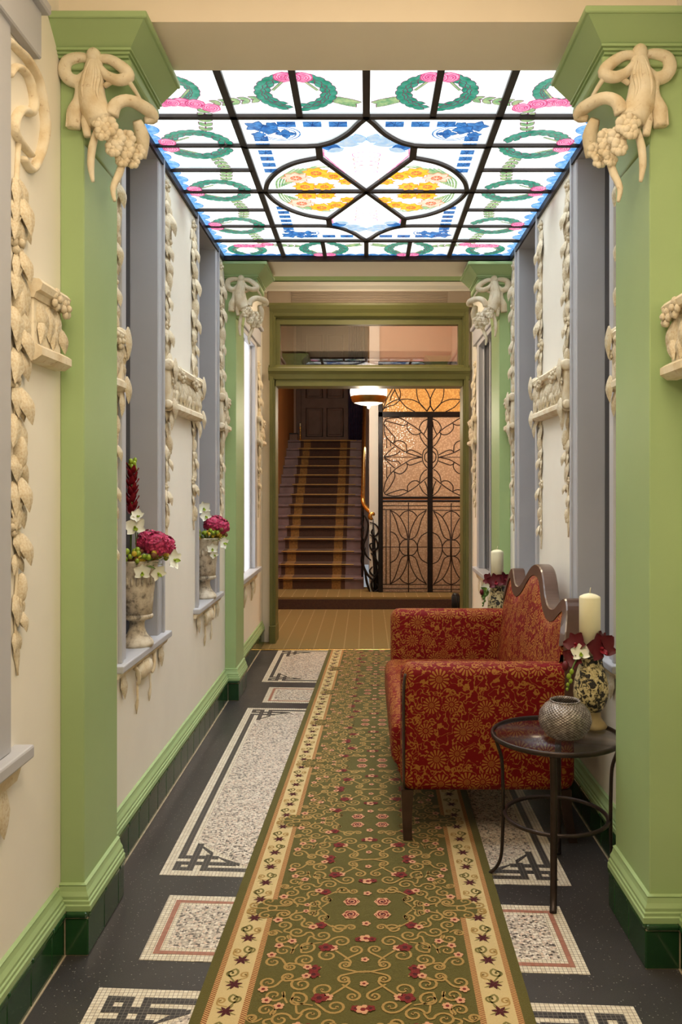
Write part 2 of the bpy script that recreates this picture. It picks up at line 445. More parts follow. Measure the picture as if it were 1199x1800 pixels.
# ------------------------------------------------------------------ mesh builder
class MB:
    def __init__(s):
        s.v, s.f, s.m, s.s = [], [], [], []
    def add(s, vs, fs, mi=0, sm=False):
        b = len(s.v)
        s.v += [tuple(p) for p in vs]
        for f in fs:
            s.f.append([b + i for i in f]); s.m.append(mi); s.s.append(sm)
        return s
    def box(s, x0, x1, y0, y1, z0, z1, mi=0):
        x0, x1 = min(x0, x1), max(x0, x1); y0, y1 = min(y0, y1), max(y0, y1); z0, z1 = min(z0, z1), max(z0, z1)
        return s.add([(x0,y0,z0),(x1,y0,z0),(x1,y1,z0),(x0,y1,z0),(x0,y0,z1),(x1,y0,z1),(x1,y1,z1),(x0,y1,z1)],
              [(0,3,2,1),(4,5,6,7),(0,1,5,4),(1,2,6,5),(2,3,7,6),(3,0,4,7)], mi)
    def bbox(s, x0, x1, y0, y1, z0, z1, b=0.004, seg=1, mi=0, sm=False):
        x0, x1 = min(x0, x1), max(x0, x1); y0, y1 = min(y0, y1), max(y0, y1); z0, z1 = min(z0, z1), max(z0, z1)
        bm = bmesh.new()
        bmesh.ops.create_cube(bm, size=1)
        for v in bm.verts:
            v.co = Vector(((x0+x1)/2 + v.co.x*(x1-x0), (y0+y1)/2 + v.co.y*(y1-y0), (z0+z1)/2 + v.co.z*(z1-z0)))
        b = min(b, 0.45*min(x1-x0, y1-y0, z1-z0))
        bmesh.ops.bevel(bm, geom=bm.edges[:], offset=b, segments=seg, affect='EDGES', profile=0.5)
        bm.verts.index_update()
        s.add([tuple(v.co) for v in bm.verts], [[v.index for v in f.verts] for f in bm.faces], mi, sm)
        bm.free()
        return s
    def frus(s, a, b, z0, z1, mi=0):
        """a, b = (x0,x1,y0,y1) at z0 and z1"""
        q = lambda r, z: [(r[0],r[2],z),(r[1],r[2],z),(r[1],r[3],z),(r[0],r[3],z)]
        return s.add(q(a,z0)+q(b,z1), [(0,3,2,1),(4,5,6,7),(0,1,5,4),(1,2,6,5),(2,3,7,6),(3,0,4,7)], mi)
    def prism(s, poly, axis, a0, a1, mi=0, sm=False):
        """poly: 2D points in the other two axes (x:(y,z) y:(x,z) z:(x,y))"""
        def p(u, w, t):
            return {'x': (t,u,w), 'y': (u,t,w), 'z': (u,w,t)}[axis]
        n = len(poly)
        vs = [p(u,w,a0) for u,w in poly] + [p(u,w,a1) for u,w in poly]
        s.add(vs, [list(range(n))[::-1], list(range(n,2*n))], mi)
        b = len(s.v) - 2*n
        for i in range(n):
            j = (i+1) % n
            s.f.append([b+i, b+j, b+n+j, b+n+i]); s.m.append(mi); s.s.append(sm)
        return s
    def tube(s, pts, r, n=8, closed=False, mi=0, sm=True, flat=1.0, up=None, caps=True):
        pts = [Vector(p) for p in pts]
        k = len(pts)
        rs = list(r) if hasattr(r, '__len__') else [r]*k
        vs, fs = [], []
        prev = None
        for i, p in enumerate(pts):
            if closed: t = pts[(i+1) % k] - pts[i-1]
            else: t = pts[min(i+1,k-1)] - pts[max(i-1,0)]
            t = t.normalized() if t.length > 1e-9 else Vector((0,0,1))
            if prev is None:
                u = Vector(up) if up else (Vector((0,0,1)) if abs(t.z) < 0.9 else Vector((1,0,0)))
            else: u = prev
            u = (u - t*u.dot(t))
            u = u.normalized() if u.length > 1e-6 else t.orthogonal().normalized()
            prev = u
            w = t.cross(u)
            for j in range(n):
                a = 2*PI*j/n
                vs.append(p + u*(math.cos(a)*rs[i]) + w*(math.sin(a)*rs[i]*flat))
        for i in range(k if closed else k-1):
            i2 = (i+1) % k
            for j in range(n):
                j2 = (j+1) % n
                fs.append((i*n+j, i*n+j2, i2*n+j2, i2*n+j))
        if caps and not closed:
            fs.append(tuple(range(n))[::-1]); fs.append(tuple((k-1)*n+j for j in range(n)))
        return s.add(vs, fs, mi, sm)
    def lathe(s, prof, c=(0,0,0), n=24, mi=0, sm=True, caps=True):
        vs, fs = [], []
        k = len(prof)
        for r, z in prof:
            for j in range(n):
                a = 2*PI*j/n
                vs.append((c[0]+r*math.cos(a), c[1]+r*math.sin(a), c[2]+z))
        for i in range(k-1):
            for j in range(n):
                j2 = (j+1) % n
                fs.append((i*n+j, i*n+j2, (i+1)*n+j2, (i+1)*n+j))
        if caps:
            fs.append(tuple(range(n))[::-1]); fs.append(tuple((k-1)*n+j for j in range(n)))
        return s.add(vs, fs, mi, sm)
    def ell(s, c, rad, nu=10, nv=6, rot=None, mi=0):
        vs, fs = [], []
        rot = rot or Matrix.Identity(3)
        c = Vector(c)
        for i in range(nv+1):
            th = PI*i/nv
            for j in range(nu):
                a = 2*PI*j/nu
                vs.append(c + rot @ Vector((rad[0]*math.sin(th)*math.cos(a), rad[1]*math.sin(th)*math.sin(a), rad[2]*math.cos(th))))
        for i in range(nv):
            for j in range(nu):
                j2 = (j+1) % nu
                fs.append((i*nu+j, (i+1)*nu+j, (i+1)*nu+j2, i*nu+j2))
        return s.add(vs, fs, mi, True)
    def strip(s, pts, w, z, mi=0):
        """flat ribbon in a horizontal plane along 2D points; w constant or list"""
        k = len(pts)
        ws = list(w) if hasattr(w, '__len__') else [w]*k
        vs, fs = [], []
        for i, (x, y) in enumerate(pts):
            ax, ay = pts[max(i-1,0)]; bx, by = pts[min(i+1,k-1)]
            dx, dy = bx-ax, by-ay
            L = math.hypot(dx, dy) or 1
            nx, ny = -dy/L*ws[i]/2, dx/L*ws[i]/2
            vs += [(x+nx, y+ny, z), (x-nx, y-ny, z)]
        for i in range(k-1): fs.append((2*i, 2*i+1, 2*i+3, 2*i+2))
        return s.add(vs, fs, mi)
    def poly(s, pts, z, mi=0):
        return s.add([(x,y,z) for x,y in pts], [list(range(len(pts)))], mi)
    def build(s, name, mats, parent=None, org=None, uv=False, kind=None, label=None):
        if isinstance(mats, str): mats = [mats]
        if org is None: org = ORG.get(parent.name, (0,0,0)) if parent else (0,0,0)
        me = bpy.data.meshes.new(name)
        me.from_pydata([(p[0]-org[0], p[1]-org[1], p[2]-org[2]) for p in s.v], [], s.f)
        for m in mats: me.materials.append(M[m])
        me.polygons.foreach_set('material_index', s.m)
        me.polygons.foreach_set('use_smooth', s.s)
        if uv:
            me.update()
            ul = me.uv_layers.new(name='UVMap')
            for p in me.polygons:
                nx, ny, nz = (abs(c) for c in p.normal)
                for li in p.loop_indices:
                    c = s.v[me.loops[li].vertex_index]
                    if ny >= nx and ny >= nz: q = (c[0], c[2])
                    elif nx >= nz: q = (c[1]+0.37, c[2])
                    else: q = (c[0], c[1]+c[2])
                    ul.data[li].uv = q
        me.update()
        o = bpy.data.objects.new(name, me)
        COL.objects.link(o)
        if parent:
            o.parent = parent
        else:
            o.location = org
        ORG[o.name] = org
        if kind: o['kind'] = kind
        if label: o['label'] = label
        return o
ORG = {}
def thing(name, loc, label, cat, group=None, kind=None):
    o = bpy.data.objects.new(name, None)
    o.empty_display_size = 0.1
    COL.objects.link(o)
    o.location = loc
    ORG[o.name] = tuple(loc)
    tag(o, label, cat, group, kind)
    return o
def tag(o, label=None, cat=None, group=None, kind=None):
    if label: o['label'] = label
    if cat: o['category'] = cat
    if group: o['group'] = group
    if kind: o['kind'] = kind
    return o
def struct(name, mb, mats, label=None, cat=None, parent=None):
    o = mb.build(name, mats, parent)
    if not parent: o['kind'] = 'structure'
    return tag(o, label, cat)
def put(name, mesh, parent, loc, rot=None, scale=(1,1,1), label=None):
    """a part that shares mesh data; loc in world space"""
    o = bpy.data.objects.new(name, mesh)
    COL.objects.link(o)
    o.parent = parent
    og = ORG.get(parent.name, (0,0,0)) if parent else (0,0,0)
    mt = Matrix.Translation(Vector(loc) - Vector(og))
    if rot is not None: mt = mt @ rot.to_4x4()
    o.matrix_local = mt @ Matrix.Diagonal((scale[0], scale[1], scale[2], 1))
    ORG[o.name] = og
    return o
def mesh_of(mb, name, mats):
    o = mb.build(name, mats)
    me = o.data
    bpy.data.objects.remove(o)
    return me
def px(x, y, d):
    """photo pixel at depth d -> world point"""
    return ((x-VX)/F*d, d, H-(y-VY)/F*d)
def arc(cx, cy, rx, ry, a0, a1, n=12):
    return [(cx+rx*math.cos(R(a0+(a1-a0)*i/n)), cy+ry*math.sin(R(a0+(a1-a0)*i/n))) for i in range(n+1)]
def smooth(pts, n=6):
    """Catmull-Rom through points of any dimension"""
    out = []
    k = len(pts)
    for i in range(k-1):
        p0, p1, p2, p3 = pts[max(i-1,0)], pts[i], pts[i+1], pts[min(i+2,k-1)]
        for j in range(n):
            t = j/n
            out.append(tuple(0.5*((2*b)+(-a+c)*t+(2*a-5*b+4*c-d)*t*t+(-a+3*b-3*c+d)*t**3) for a,b,c,d in zip(p0,p1,p2,p3)))
    out.append(tuple(pts[-1]))
    return out
# ------------------------------------------------------------------ the setting: floor, walls, ceiling
XL, XR = -0.92, 0.93                 # plaster faces of the side walls
ZG = 2.865                           # skylight glass
SILL = 0.738
Y_BRASS = 7.12                       # brass strip where the hall carpet begins
YD = 7.50                            # plane of the hall doorway
SHEAR = -0.058                       # the cross bands of the floor run slightly askew
struct('floor', MB().box(-1.3, 1.3, -2.3, Y_BRASS, -0.1, 0.0), 'black_terrazzo')
FLOOR = bpy.data.objects['floor']
NICHES = [(3.20, 3.70), (4.61, 5.11)]
WINL = [(1.45, 2.05), (6.10, 6.86)]
WTOP = 2.535
def side_wall(name, s, x):
    mb = MB()
    ops = [(a, b, SILL-0.02, ZG-0.03) for a, b in NICHES] + [(a, b, 0.70, WTOP+0.02) for a, b in WINL]
    ops.sort()
    xo = x + s*0.33
    y = -2.3
    for a, b, z0, z1 in ops:
        mb.box(x, xo, y, a, 0, 3.5)
        mb.box(x, xo, a, b, 0, z0); mb.box(x, xo, a, b, z1, 3.5)
        y = b
    mb.box(x, xo, y, 7.45, 0, 3.5)
    return struct(name, mb, 'cream_plaster')
WL = side_wall('wall_left', -1, XL)
WR = side_wall('wall_right', 1, XR)
struct('wall_rear', MB().box(-1.3, 1.3, -2.5, -2.3, 0, 3.5), 'cream_plaster')
# ceiling of the entrance, beams, ceiling of the lobby
c = MB().box(-1.25, 1.25, -2.3, 2.52, 3.15, 3.3)
struct('ceiling', c, 'soffit_plaster')
b1 = MB().box(XL, XR, 2.52, 2.815, 2.785, 3.3)
struct('beam', b1, 'soffit_plaster', 'cream plaster beam across the corridor in front of the stained glass', 'beam')
b2 = MB().box(XL, XR, 5.40, 5.86, 2.85, 3.3)
struct('beam', b2, 'soffit_plaster', 'cream plaster beam behind the far edge of the stained glass', 'beam')
c2 = MB().box(-1.25, 1.25, 5.86, 7.6, 3.27, 3.4)
struct('ceiling', c2, 'soffit_plaster')
struct('ceiling', MB().box(-1.25, 1.25, 2.8, 5.45, 3.3, 3.4), 'cream_plaster')

# ---- wall with the hall doorway
DXL, DXR = -0.80, 0.85                # opening
ZD = 2.27                             # underside of the transom bar
ZT0, ZT1 = 2.455, 2.82
def dz(y, d=YD): return H-(y-VY)/F*d
bw = MB()
bw.box(-1.6, DXL-0.05, 7.46, 7.62, 0, 3.5)
bw.box(DXR+0.05, 1.9, 7.46, 7.62, 0, 3.5)
bw.box(DXL-0.05, DXR+0.05, 7.46, 7.62, 2.985, 3.5)
struct('wall_hall_side', bw, 'soffit_plaster')
cr = MB()
cr.prism([(7.46,3.10),(7.44,3.10),(7.435,3.125),(7.40,3.15),(7.385,3.18),(7.46,3.18)], 'x', XL, XR)
struct('trim_1', cr, 'cream_plaster')
cr = MB().prism([(7.46,3.19),(7.39,3.19),(7.36,3.225),(7.34,3.265),(7.46,3.265)], 'x', XL, XR)
struct('trim_2', cr, 'green_paint')
# ventilation grille above the door
v = thing('ventilation_grille', (0.02, 7.45, 3.03), 'long grey ribbed ventilation panel above the green transom window', 'vent')
x0, x1, z0, z1 = -0.875, 0.925, 2.975, 3.115
MB().bbox(x0, x1, 7.438, 7.46, z0, z1, 0.003).build('backing', 'vent_grey', v)
for a, b in ((x0+0.005, x0+0.205), (x1-0.205, x1-0.005)):
    MB().bbox(a, b, 7.426, 7.438, z0+0.008, z1-0.008, 0.004).build('end_panel', 'vent_grey', v)
sl = mesh_of(MB().bbox(x0+0.215, x1-0.215, -0.008, 0, -0.0045, 0.0045, 0.002), 'slat', 'vent_grey')
for i in range(9):
    put('slat', sl, v, (0, 7.438, z0+0.014+i*0.014))

# green door frame with transom window
d = thing('door_1', (0.02, YD, 0), 'tall olive green doorway frame with transom window leading to the stair hall', 'doorway', kind='structure')
for s, xx in ((-1, DXL), (1, DXR)):
    m = MB()
    m.box(xx, xx+s*0.05, 7.42, 7.64, 0, 2.985)
    m.box(xx+s*0.008, xx+s*0.045, 7.405, 7.42, 0, 2.985)
    m.box(xx+s*0.022, xx+s*0.05, 7.392, 7.405, 0, 2.985)
    m.build('jamb', 'olive_paint' , d)
    MB().bbox(xx-s*0.004, xx+s*0.054, 7.385, 7.65, 0, 0.16, 0.004).build('jamb_block', 'olive_paint', d)
m = MB()
m.box(DXL-0.05, DXR+0.05, 7.42, 7.64, ZD, ZD+0.06)
m.prism([(7.42,ZD+0.05),(7.40,ZD+0.06),(7.385,ZD+0.10),(7.36,ZD+0.125),(7.36,ZD+0.15),(7.40,ZD+0.165),(7.42,ZD+0.185),(7.6,ZD+0.185),(7.6,ZD+0.05)], 'x', DXL-0.06, DXR+0.06)
m.build('transom_bar', 'olive_paint', d)
m = MB()
m.prism([(7.44,ZT1+0.05),(7.41,ZT1+0.065),(7.40,ZT1+0.09),(7.375,ZT1+0.12),(7.36,ZT1+0.15),(7.36,2.99),(7.62,2.99),(7.62,ZT1+0.05)], 'x', DXL-0.05, DXR+0.05)
m.build('head_moulding', 'olive_paint', d)
m = MB()
w = 0.035
m.box(DXL, DXR, 7.46, 7.54, ZT1, ZT1+0.06); m.box(DXL, DXR, 7.46, 7.54, ZD+0.18, ZT0)
m.box(DXL, DXL+w, 7.46, 7.54, ZT0, ZT1); m.box(DXR-w, DXR, 7.46, 7.54, ZT0, ZT1)
m.build('window_frame', 'olive_paint', d)
MB().box(DXL+w, DXR-w, 7.497, 7.503, ZT0, ZT1).build('pane', 'transom_glass', d, label='clear transom pane reflecting the skylight')

# ------------------------------------------------------------------ skirting: green glazed tiles, cap tiles, moulding
TW, TH = 0.150, 0.112
tile_me = {}
def tile_mesh(ln, ax, kind='tile'):
    """ln = length along the wall, ax = wall axis ('y' side wall, 'x' cross face)"""
    k = (round(ln, 3), ax, kind)
    if k in tile_me: return tile_me[k]
    g = 0.0018
    if kind == 'tile': a, b, c_ = 0.008, 0.002, TH-0.002
    else: a, b, c_ = 0.014, TH+0.001, TH+0.019
    m = MB()
    if ax == 'y': m.bbox(-a, a, g, ln-g, b, c_, 0.006 if kind != 'tile' else 0.002, 2 if kind != 'tile' else 1)
    else: m.bbox(g, ln-g, -a, a, b, c_, 0.006 if kind != 'tile' else 0.002, 2 if kind != 'tile' else 1)
    tile_me[k] = mesh_of(m, 'tile' if kind == 'tile' else 'cap_tile', 'green_tile')
    return tile_me[k]
def tile_run(par, ax, fixed, a, b, s, first=None):
    """a run of base tiles; fixed = coordinate of the tile's face, s = side the body lies on"""
    x = a
    q = first or TW
    while x < b-0.004:
        ln = min(q, b-x); q = TW
        if b-x-ln < 0.03: ln = b-x
        for kind in ('tile', 'cap_tile'):
            off = 0.008 if kind == 'tile' else 0.008
            loc = (fixed+s*off, x, 0) if ax == 'y' else (x, fixed+s*off, 0)
            put(kind, tile_mesh(ln, ax, kind), par, loc)
        x += ln
SKZ = 0.205
def skirt_profile(xw, s):
    """moulding profile (x,z) on a side wall; s=+1 when the room lies towards +x"""
    z = 0.131
    return [(xw, z), (xw+s*0.027, z), (xw+s*0.027, z+0.016), (xw+s*0.023, z+0.019), (xw+s*0.023, z+0.028), (xw+s*0.019, z+0.031),
            (xw+s*0.019, z+0.040), (xw+s*0.012, z+0.052), (xw+s*0.008, z+0.066), (xw+s*0.010, z+0.070), (xw, SKZ)]
def baseboard(name, xw, s, runs):
    root = thing(name, (xw, 3.0, 0), None, None, kind='structure')
    for a, b in runs:
        MB().box(xw, xw+s*0.0215, a, b, 0, 0.128).build('grout_bed', 'grout', root)
        tile_run(root, 'y', xw+s*0.024, a, b, -s)
        MB().prism(skirt_profile(xw, s), 'y', a, b).build('moulding', 'green_paint', root)
        MB().box(xw+s*0.024, xw+s*0.029, a, b, 0, 0.003).build('grout_line', 'grout', root)
    return root
PL = {'near_l': (2.50, 2.87), 'near_r': (2.43, 2.80), 'far_l': (5.45, 5.83), 'far_r': (5.40, 5.78)}
baseboard('baseboard_left', XL, 1, [(1.2, 2.50), (2.87, 5.45), (5.83, 7.40)])
baseboard('baseboard_right', XR, -1, [(1.2, 2.43), (2.80, 5.40), (5.78, 7.40)])

# ------------------------------------------------------------------ mosaic panels in the floor
T = 0.0126
def sh(x, y): return (x, y + SHEAR*(x+0.74))
def panel_poly(x0, x1, y0, y1): return [sh(x0,y0), sh(x1,y0), sh(x1,y1), sh(x0,y1)]
KZ = [0]
def slab(m, poly, z, mi=0):
    KZ[0] = (KZ[0]+1) % 16
    m.prism(poly, 'z', -0.002, z+KZ[0]*0.00004, mi)
def knot(m, x0, x1, y0, y1, cx, cy):
    """interlaced key pattern of one corner; cx, cy in (0,1) choose the corner"""
    def q(pts):
        out = [(x0+a if cx == 0 else x1-a, y0+b if cy == 0 else y1-b) for a, b in pts]
        slab(m, [sh(*p) for p in out], 0.0022)
    def r(a0, a1, b0, b1): q([(a0*T,b0*T),(a1*T,b0*T),(a1*T,b1*T),(a0*T,b1*T)])
    ln = 23
    r(3, 9, 3, 5); r(3, 5, 5, 6.6); r(3, 21, 6.6, 8.6)
    r(7, 9, 5, 21); r(11, 13, 3, 13.4); r(13, ln, 3, 5)
    r(3, 15, 10.6, 12.6)
    q([(7*T,21.4*T),(9*T,18*T),(13*T,12.6*T),(12.8*T,15.0*T)])
    q([(14*T,12.6*T),(16*T,10.6*T),(18*T,8.6*T),(22*T,6.6*T),(22*T,8.0*T)])
def mosaic(y0, y1, long_):
    x0, x1 = (-0.743, 0.716) if long_ else (-0.670, 0.640)
    p = MB(); slab(p, panel_poly(x0, x1, y0, y1), 0.0012)
    root = p.build('mosaic_panel', 'white_tesserae', FLOOR)
    c = MB()
    if long_:
        i = 6.6*T
        cut = 23*T
        cc = [(x0+i, y0+cut), (x0+cut, y0+7*T), (x1-cut, y0+7*T), (x1-i, y0+cut), (x1-i, y1-cut), (x1-cut, y1-7*T), (x0+cut, y1-7*T), (x0+i, y1-cut)]
        slab(c, [sh(*q) for q in cc], 0.0018)
        c.build('terrazzo_field', 'pale_terrazzo', root)
        for cx in (0, 1):
            for cy in (0, 1):
                k = MB(); knot(k, x0, x1, y0, y1, cx, cy)
                k.build('key_pattern', 'dark_tesserae', root)
            a = x0+3*T if cx == 0 else x1-5*T
            k = MB(); slab(k, panel_poly(a, a+2*T, y0+10.6*T, y1-10.6*T), 0.0022)
            k.build('dark_band', 'dark_tesserae', root)
        for b in (y0+3*T, y1-5*T):
            k = MB(); slab(k, panel_poly(x0+22*T, x1-22*T, b, b+2*T), 0.0022)
            k.build('dark_band', 'dark_tesserae', root)
    else:
        i = 4.2*T
        slab(c, panel_poly(x0+i+T, x1-i-T, y0+i+T, y1-i-T), 0.0020)
        c.build('terrazzo_field', 'pale_terrazzo', root)
        a, b = 2.6*T, 3.9*T
        for q in ((x0+a, x0+b, y0+a, y1-a), (x1-b, x1-a, y0+a, y1-a), (x0+b, x1-b, y0+a, y0+b), (x0+b, x1-b, y1-b, y1-a)):
            k = MB(); slab(k, panel_poly(*q), 0.0022)
            k.build('pink_band', 'pink_tesserae', root)
mosaic(0.3, 2.342, True)
mosaic(2.484, 2.873, False)
mosaic(3.02, 5.276, True)
mosaic(5.414, 5.82, False)
mosaic(5.976, 7.13, True)

# ------------------------------------------------------------------ stained glass skylight
SK = thing('stained_glass_skylight', (0, 4.16, ZG), 'large leaded stained glass ceiling panel painted with green wreaths and flowers', 'skylight')
GX0, GX1, GY0, GY1 = -0.93, 0.94, 2.86, 5.40
IX, IY0, IY1, IYM = 0.527, 3.34, 5.04, 4.19
def mirY(p): return (p[0], 2*IYM-p[1])
def mirX(p): return (-p[0], p[1])
curve1 = smooth([(0.0, 3.345), (-0.03, 3.40), (-0.0756, 3.497), (-0.143, 3.585), (-0.206, 3.625)], 5)
arc1 = smooth([(-0.208, 3.757), (-0.32, 3.815), (-0.409, 3.915), (-0.472, 4.05), (-0.502, 4.19)], 5)
segs = [IY0 + (IY1-IY0)*i/6 for i in range(7)]
def pane(poly):
    MB().prism(poly, 'z', ZG, ZG+0.006).build('pane', 'skylight_glass', SK)
def rect(x0, x1, y0, y1): pane([(x0,y0),(x1,y0),(x1,y1),(x0,y1)])
for s in (-1, 1):
    xa, xb = (GX0, -IX) if s < 0 else (IX, GX1)
    for i in range(6): rect(xa, xb, segs[i], segs[i+1])
    rect(xa, xb, GY0, IY0); rect(xa, xb, IY1, GY1)
for i in range(4):
    a = -IX + 2*IX*i/4
    rect(a, a+2*IX/4, GY0, IY0); rect(a, a+2*IX/4, IY1, GY1)
cellA = [(-IX, IY0)] + curve1 + [(-IX, 3.63)]
cellB = [(-IX, 3.63), (-0.206, 3.63)] + arc1 + [(-IX, IYM)]
cellC = [(0, IYM)] + arc1[::-1]
cellD = curve1 + [(-0.206, 3.757), (0, IYM), (0.206, 3.757)] + [mirX(p) for p in curve1[::-1]][:-1]
for cell in (cellA, cellB, cellC):
    for fx in (0, 1):
        for fy in (0, 1):
            q = [mirX(p) if fx else p for p in cell]
            q = [mirY(p) if fy else p for p in q]
            pane(q)
pane(cellD); pane([mirY(p) for p in cellD])
# lead bars
def bar(pts, w, name='glazing_bar', z0=None, h=0.012):
    m = MB()
    k = len(pts)
    L, Rr = [], []
    for i, (x, y) in enumerate(pts):
        ax, ay = pts[max(i-1,0)]; bx, by = pts[min(i+1,k-1)]
        dx, dy = bx-ax, by-ay; q = math.hypot(dx, dy) or 1
        L.append((x-dy/q*w/2, y+dx/q*w/2)); Rr.append((x+dy/q*w/2, y-dx/q*w/2))
    za, zb = ZG-h, ZG+0.008
    vs, fs = [], []
    for a, b in zip(L, Rr): vs += [(a[0],a[1],za),(b[0],b[1],za),(b[0],b[1],zb),(a[0],a[1],zb)]
    for i in range(k-1):
        for j in range(4):
            fs.append((4*i+j, 4*i+(j+1)%4, 4*i+4+(j+1)%4, 4*i+4+j))
    fs += [(0,1,2,3), (4*k-1,4*k-2,4*k-3,4*k-4)]
    m.add(vs, fs)
    m.build(name, 'roof_lead', SK)
WB = 0.028
for x in (-IX, IX): bar([(x, GY0), (x, GY1)], WB)
for y in (IY0, IY1): bar([(GX0, y), (GX1, y)], WB)
bar([(GX0, IYM), (GX1, IYM)], WB*0.95)
for i in (1, 2, 4, 5):
    for s in (-1, 1): bar([(s*IX, segs[i]), (GX0 if s < 0 else GX1, segs[i])], 0.018)
for y0, y1 in ((GY0, IY0), (IY1, GY1)):
    bar([(0, y0), (0, y1)], WB)
    for s in (-1, 1): bar([(s*IX/2, y0), (s*IX/2, y1)], WB*0.9)
for fx in (0, 1):
    for fy in (0, 1):
        def t(pts):
            pts = [mirX(p) if fx else p for p in pts]
            return [mirY(p) if fy else p for p in pts]
        bar(t(curve1 + [(-0.26, 3.632), (-IX, 3.632)]), 0.022)
        bar(t([(-0.206, 3.625), (-0.207, 3.757)]), 0.03)
        bar(t(arc1), 0.022)
        bar(t([(-0.207, 3.757), (0, IYM)]), 0.022)
for x, s in ((GX0, 1), (GX1, -1)):
    MB().box(x-s*0.02, x+s*0.025, GY0, GY1, ZG-0.035, ZG+0.01).build('edge_frame', 'roof_lead', SK)
MB().box(GX0, GX1, GY1-0.025, GY1+0.02, ZG-0.03, ZG+0.01).build('edge_frame', 'roof_lead', SK)
MB().box(GX0, GX1, GY0-0.02, GY0+0.02, ZG-0.005, ZG+0.01).build('edge_frame', 'roof_lead', SK)

# painted motifs, thin layers just under the panes
ZP = ZG-0.0012
def leafp(x, y, ang, ln, w):
    ca, sa = math.cos(ang), math.sin(ang)
    pts = [(0,0),(0.25,0.42),(0.55,0.5),(0.8,0.28),(1,0),(0.8,-0.28),(0.55,-0.5),(0.25,-0.42)]
    return [(x+ca*a*ln-sa*b*w, y+sa*a*ln+ca*b*w) for a, b in pts]
def leaf2(m, x, y, ang, ln, w, mi, lmi, z=ZP, o=0.0026):
    ca, sa = math.cos(ang), math.sin(ang)
    m.poly(leafp(x-ca*o*1.5, y-sa*o*1.5, ang, ln+o*3.5, w+o*2.4), z, lmi)
    m.poly(leafp(x, y, ang, ln, w), z-0.0004, mi)
def wreath(cx, cy, rose_ang, R0=0.124):
    m = MB()
    z = ZP
    for row, (rr, n) in enumerate(((0.80, 15), (1.0, 18), (1.17, 21))):
        for i in range(n):
            # two halves of the wreath grow from the point opposite the rose towards it
            f = (i+0.5)/n*2-1
            a = rose_ang + PI + f*PI*0.93
            dirn = a + (PI/2 if f > 0 else -PI/2) + (0.28 if f > 0 else -0.28)*(row-1)
            leaf2(m, cx+R0*rr*math.cos(a), cy+R0*rr*math.sin(a), dirn, 0.058, 0.029, 0, 2, z-0.0008*row-0.00002*i)
    m.build('wreath', ['stain_teal', 'stain_leaf', 'stain_line'], SK)
    r = MB()
    rx, ry = cx+R0*math.cos(rose_ang), cy+R0*math.sin(rose_ang)
    tx, ty = -math.sin(rose_ang), math.cos(rose_ang)
    for k, off in enumerate((-0.035, 0.035, 0.0)):
        rose(r, rx+tx*off, ry+ty*off, 0.034 if k < 2 else 0.028, z-0.004-0.001*k)
    for s in (-1, 1):                      # ribbon tails inside the wreath
        b = [(rx+tx*s*0.02, ry+ty*s*0.02)]
        for q in range(1, 5):
            b.append((rx+tx*s*(0.02+0.016*q)-math.cos(rose_ang)*0.026*q, ry+ty*s*(0.02+0.016*q)-math.sin(rose_ang)*0.026*q))
        r.strip(b, 0.013, z-0.003, 2); r.strip(b, 0.008, z-0.0034, 3)
    r.build('rose', ['stain_pink', 'stain_magenta', 'stain_line', 'stain_leaf'], SK)
def rose(m, x, y, r, z):
    n = 12
    m.poly([(x+r*1.08*(1+0.07*(i%2))*math.cos(2*PI*i/n), y+r*1.08*(1+0.07*(i%2))*math.sin(2*PI*i/n)) for i in range(n)], z, 1)
    m.poly([(x+r*0.97*math.cos(2*PI*i/n), y+r*0.97*math.sin(2*PI*i/n)) for i in range(n)], z-0.0003, 0)
    sp = [(x+r*(0.1+0.78*t/22)*math.cos(t*0.75), y+r*(0.1+0.78*t/22)*math.sin(t*0.75)) for t in range(23)]
    m.strip(sp, r*0.12, z-0.0006, 1)
def sprig(p0, p1, n=5, ln=0.05):
    m = MB()
    dx, dy = p1[0]-p0[0], p1[1]-p0[1]
    L = math.hypot(dx, dy); a = math.atan2(dy, dx)
    m.strip([p0, p1], 0.006, ZP-0.0003, 1)
    for i in range(n):
        f = (i+0.3)/n
        x, y = p0[0]+dx*f, p0[1]+dy*f
        for s in (-1, 1):
            leaf2(m, x, y, a+s*0.6, ln*(1-0.35*abs(f-0.4)), 0.024, 0, 1, ZP-0.0005-0.0001*i)
    m.build('leaf_sprig', ['stain_leaf', 'stain_line'], SK)
cw = 0.725
for s in (-1, 1):
    for k in (1, 3, 5): wreath(s*cw, segs[k], 0 if s > 0 else PI)
    for y0, y1 in ((segs[1]+0.13, segs[3]-0.13), (segs[3]+0.13, segs[5]-0.13)):
        ym = (y0+y1)/2
        sprig((s*(cw-0.05), y0), (s*(cw-0.075), ym), 4); sprig((s*(cw-0.05), y1), (s*(cw-0.075), ym), 4)
    sprig((s*(cw-0.06), segs[1]-0.13), (s*(cw-0.10), IY0-0.1), 6)
    sprig((s*(cw-0.06), segs[5]+0.13), (s*(cw-0.10), IY1+0.1), 6)
    for yc, ra in ((3.14, -PI/2), ((IY1+GY1)/2, PI/2)):
        wreath(s*IX/2, yc-0.0, ra)
        f = 1 if ra < 0 else -1
        sprig((s*(IX/2+0.13), yc+f*0.05), (s*(IX+0.06), yc+f*0.09), 5)
        sprig((s*(IX/2-0.13), yc+f*0.05), (s*0.05, yc+f*0.09), 5)
        # corner motif: part wreath, pair of roses
        wreath(s*0.74, yc-f*0.02, PI/2 if f > 0 else -PI/2, 0.095)
        r = MB()
        rose(r, s*0.655, yc+f*0.085, 0.036, ZP-0.006); rose(r, s*0.60, yc+f*0.115, 0.034, ZP-0.007)
        r.build('rose', ['stain_pink', 'stain_magenta', 'stain_line'], SK)
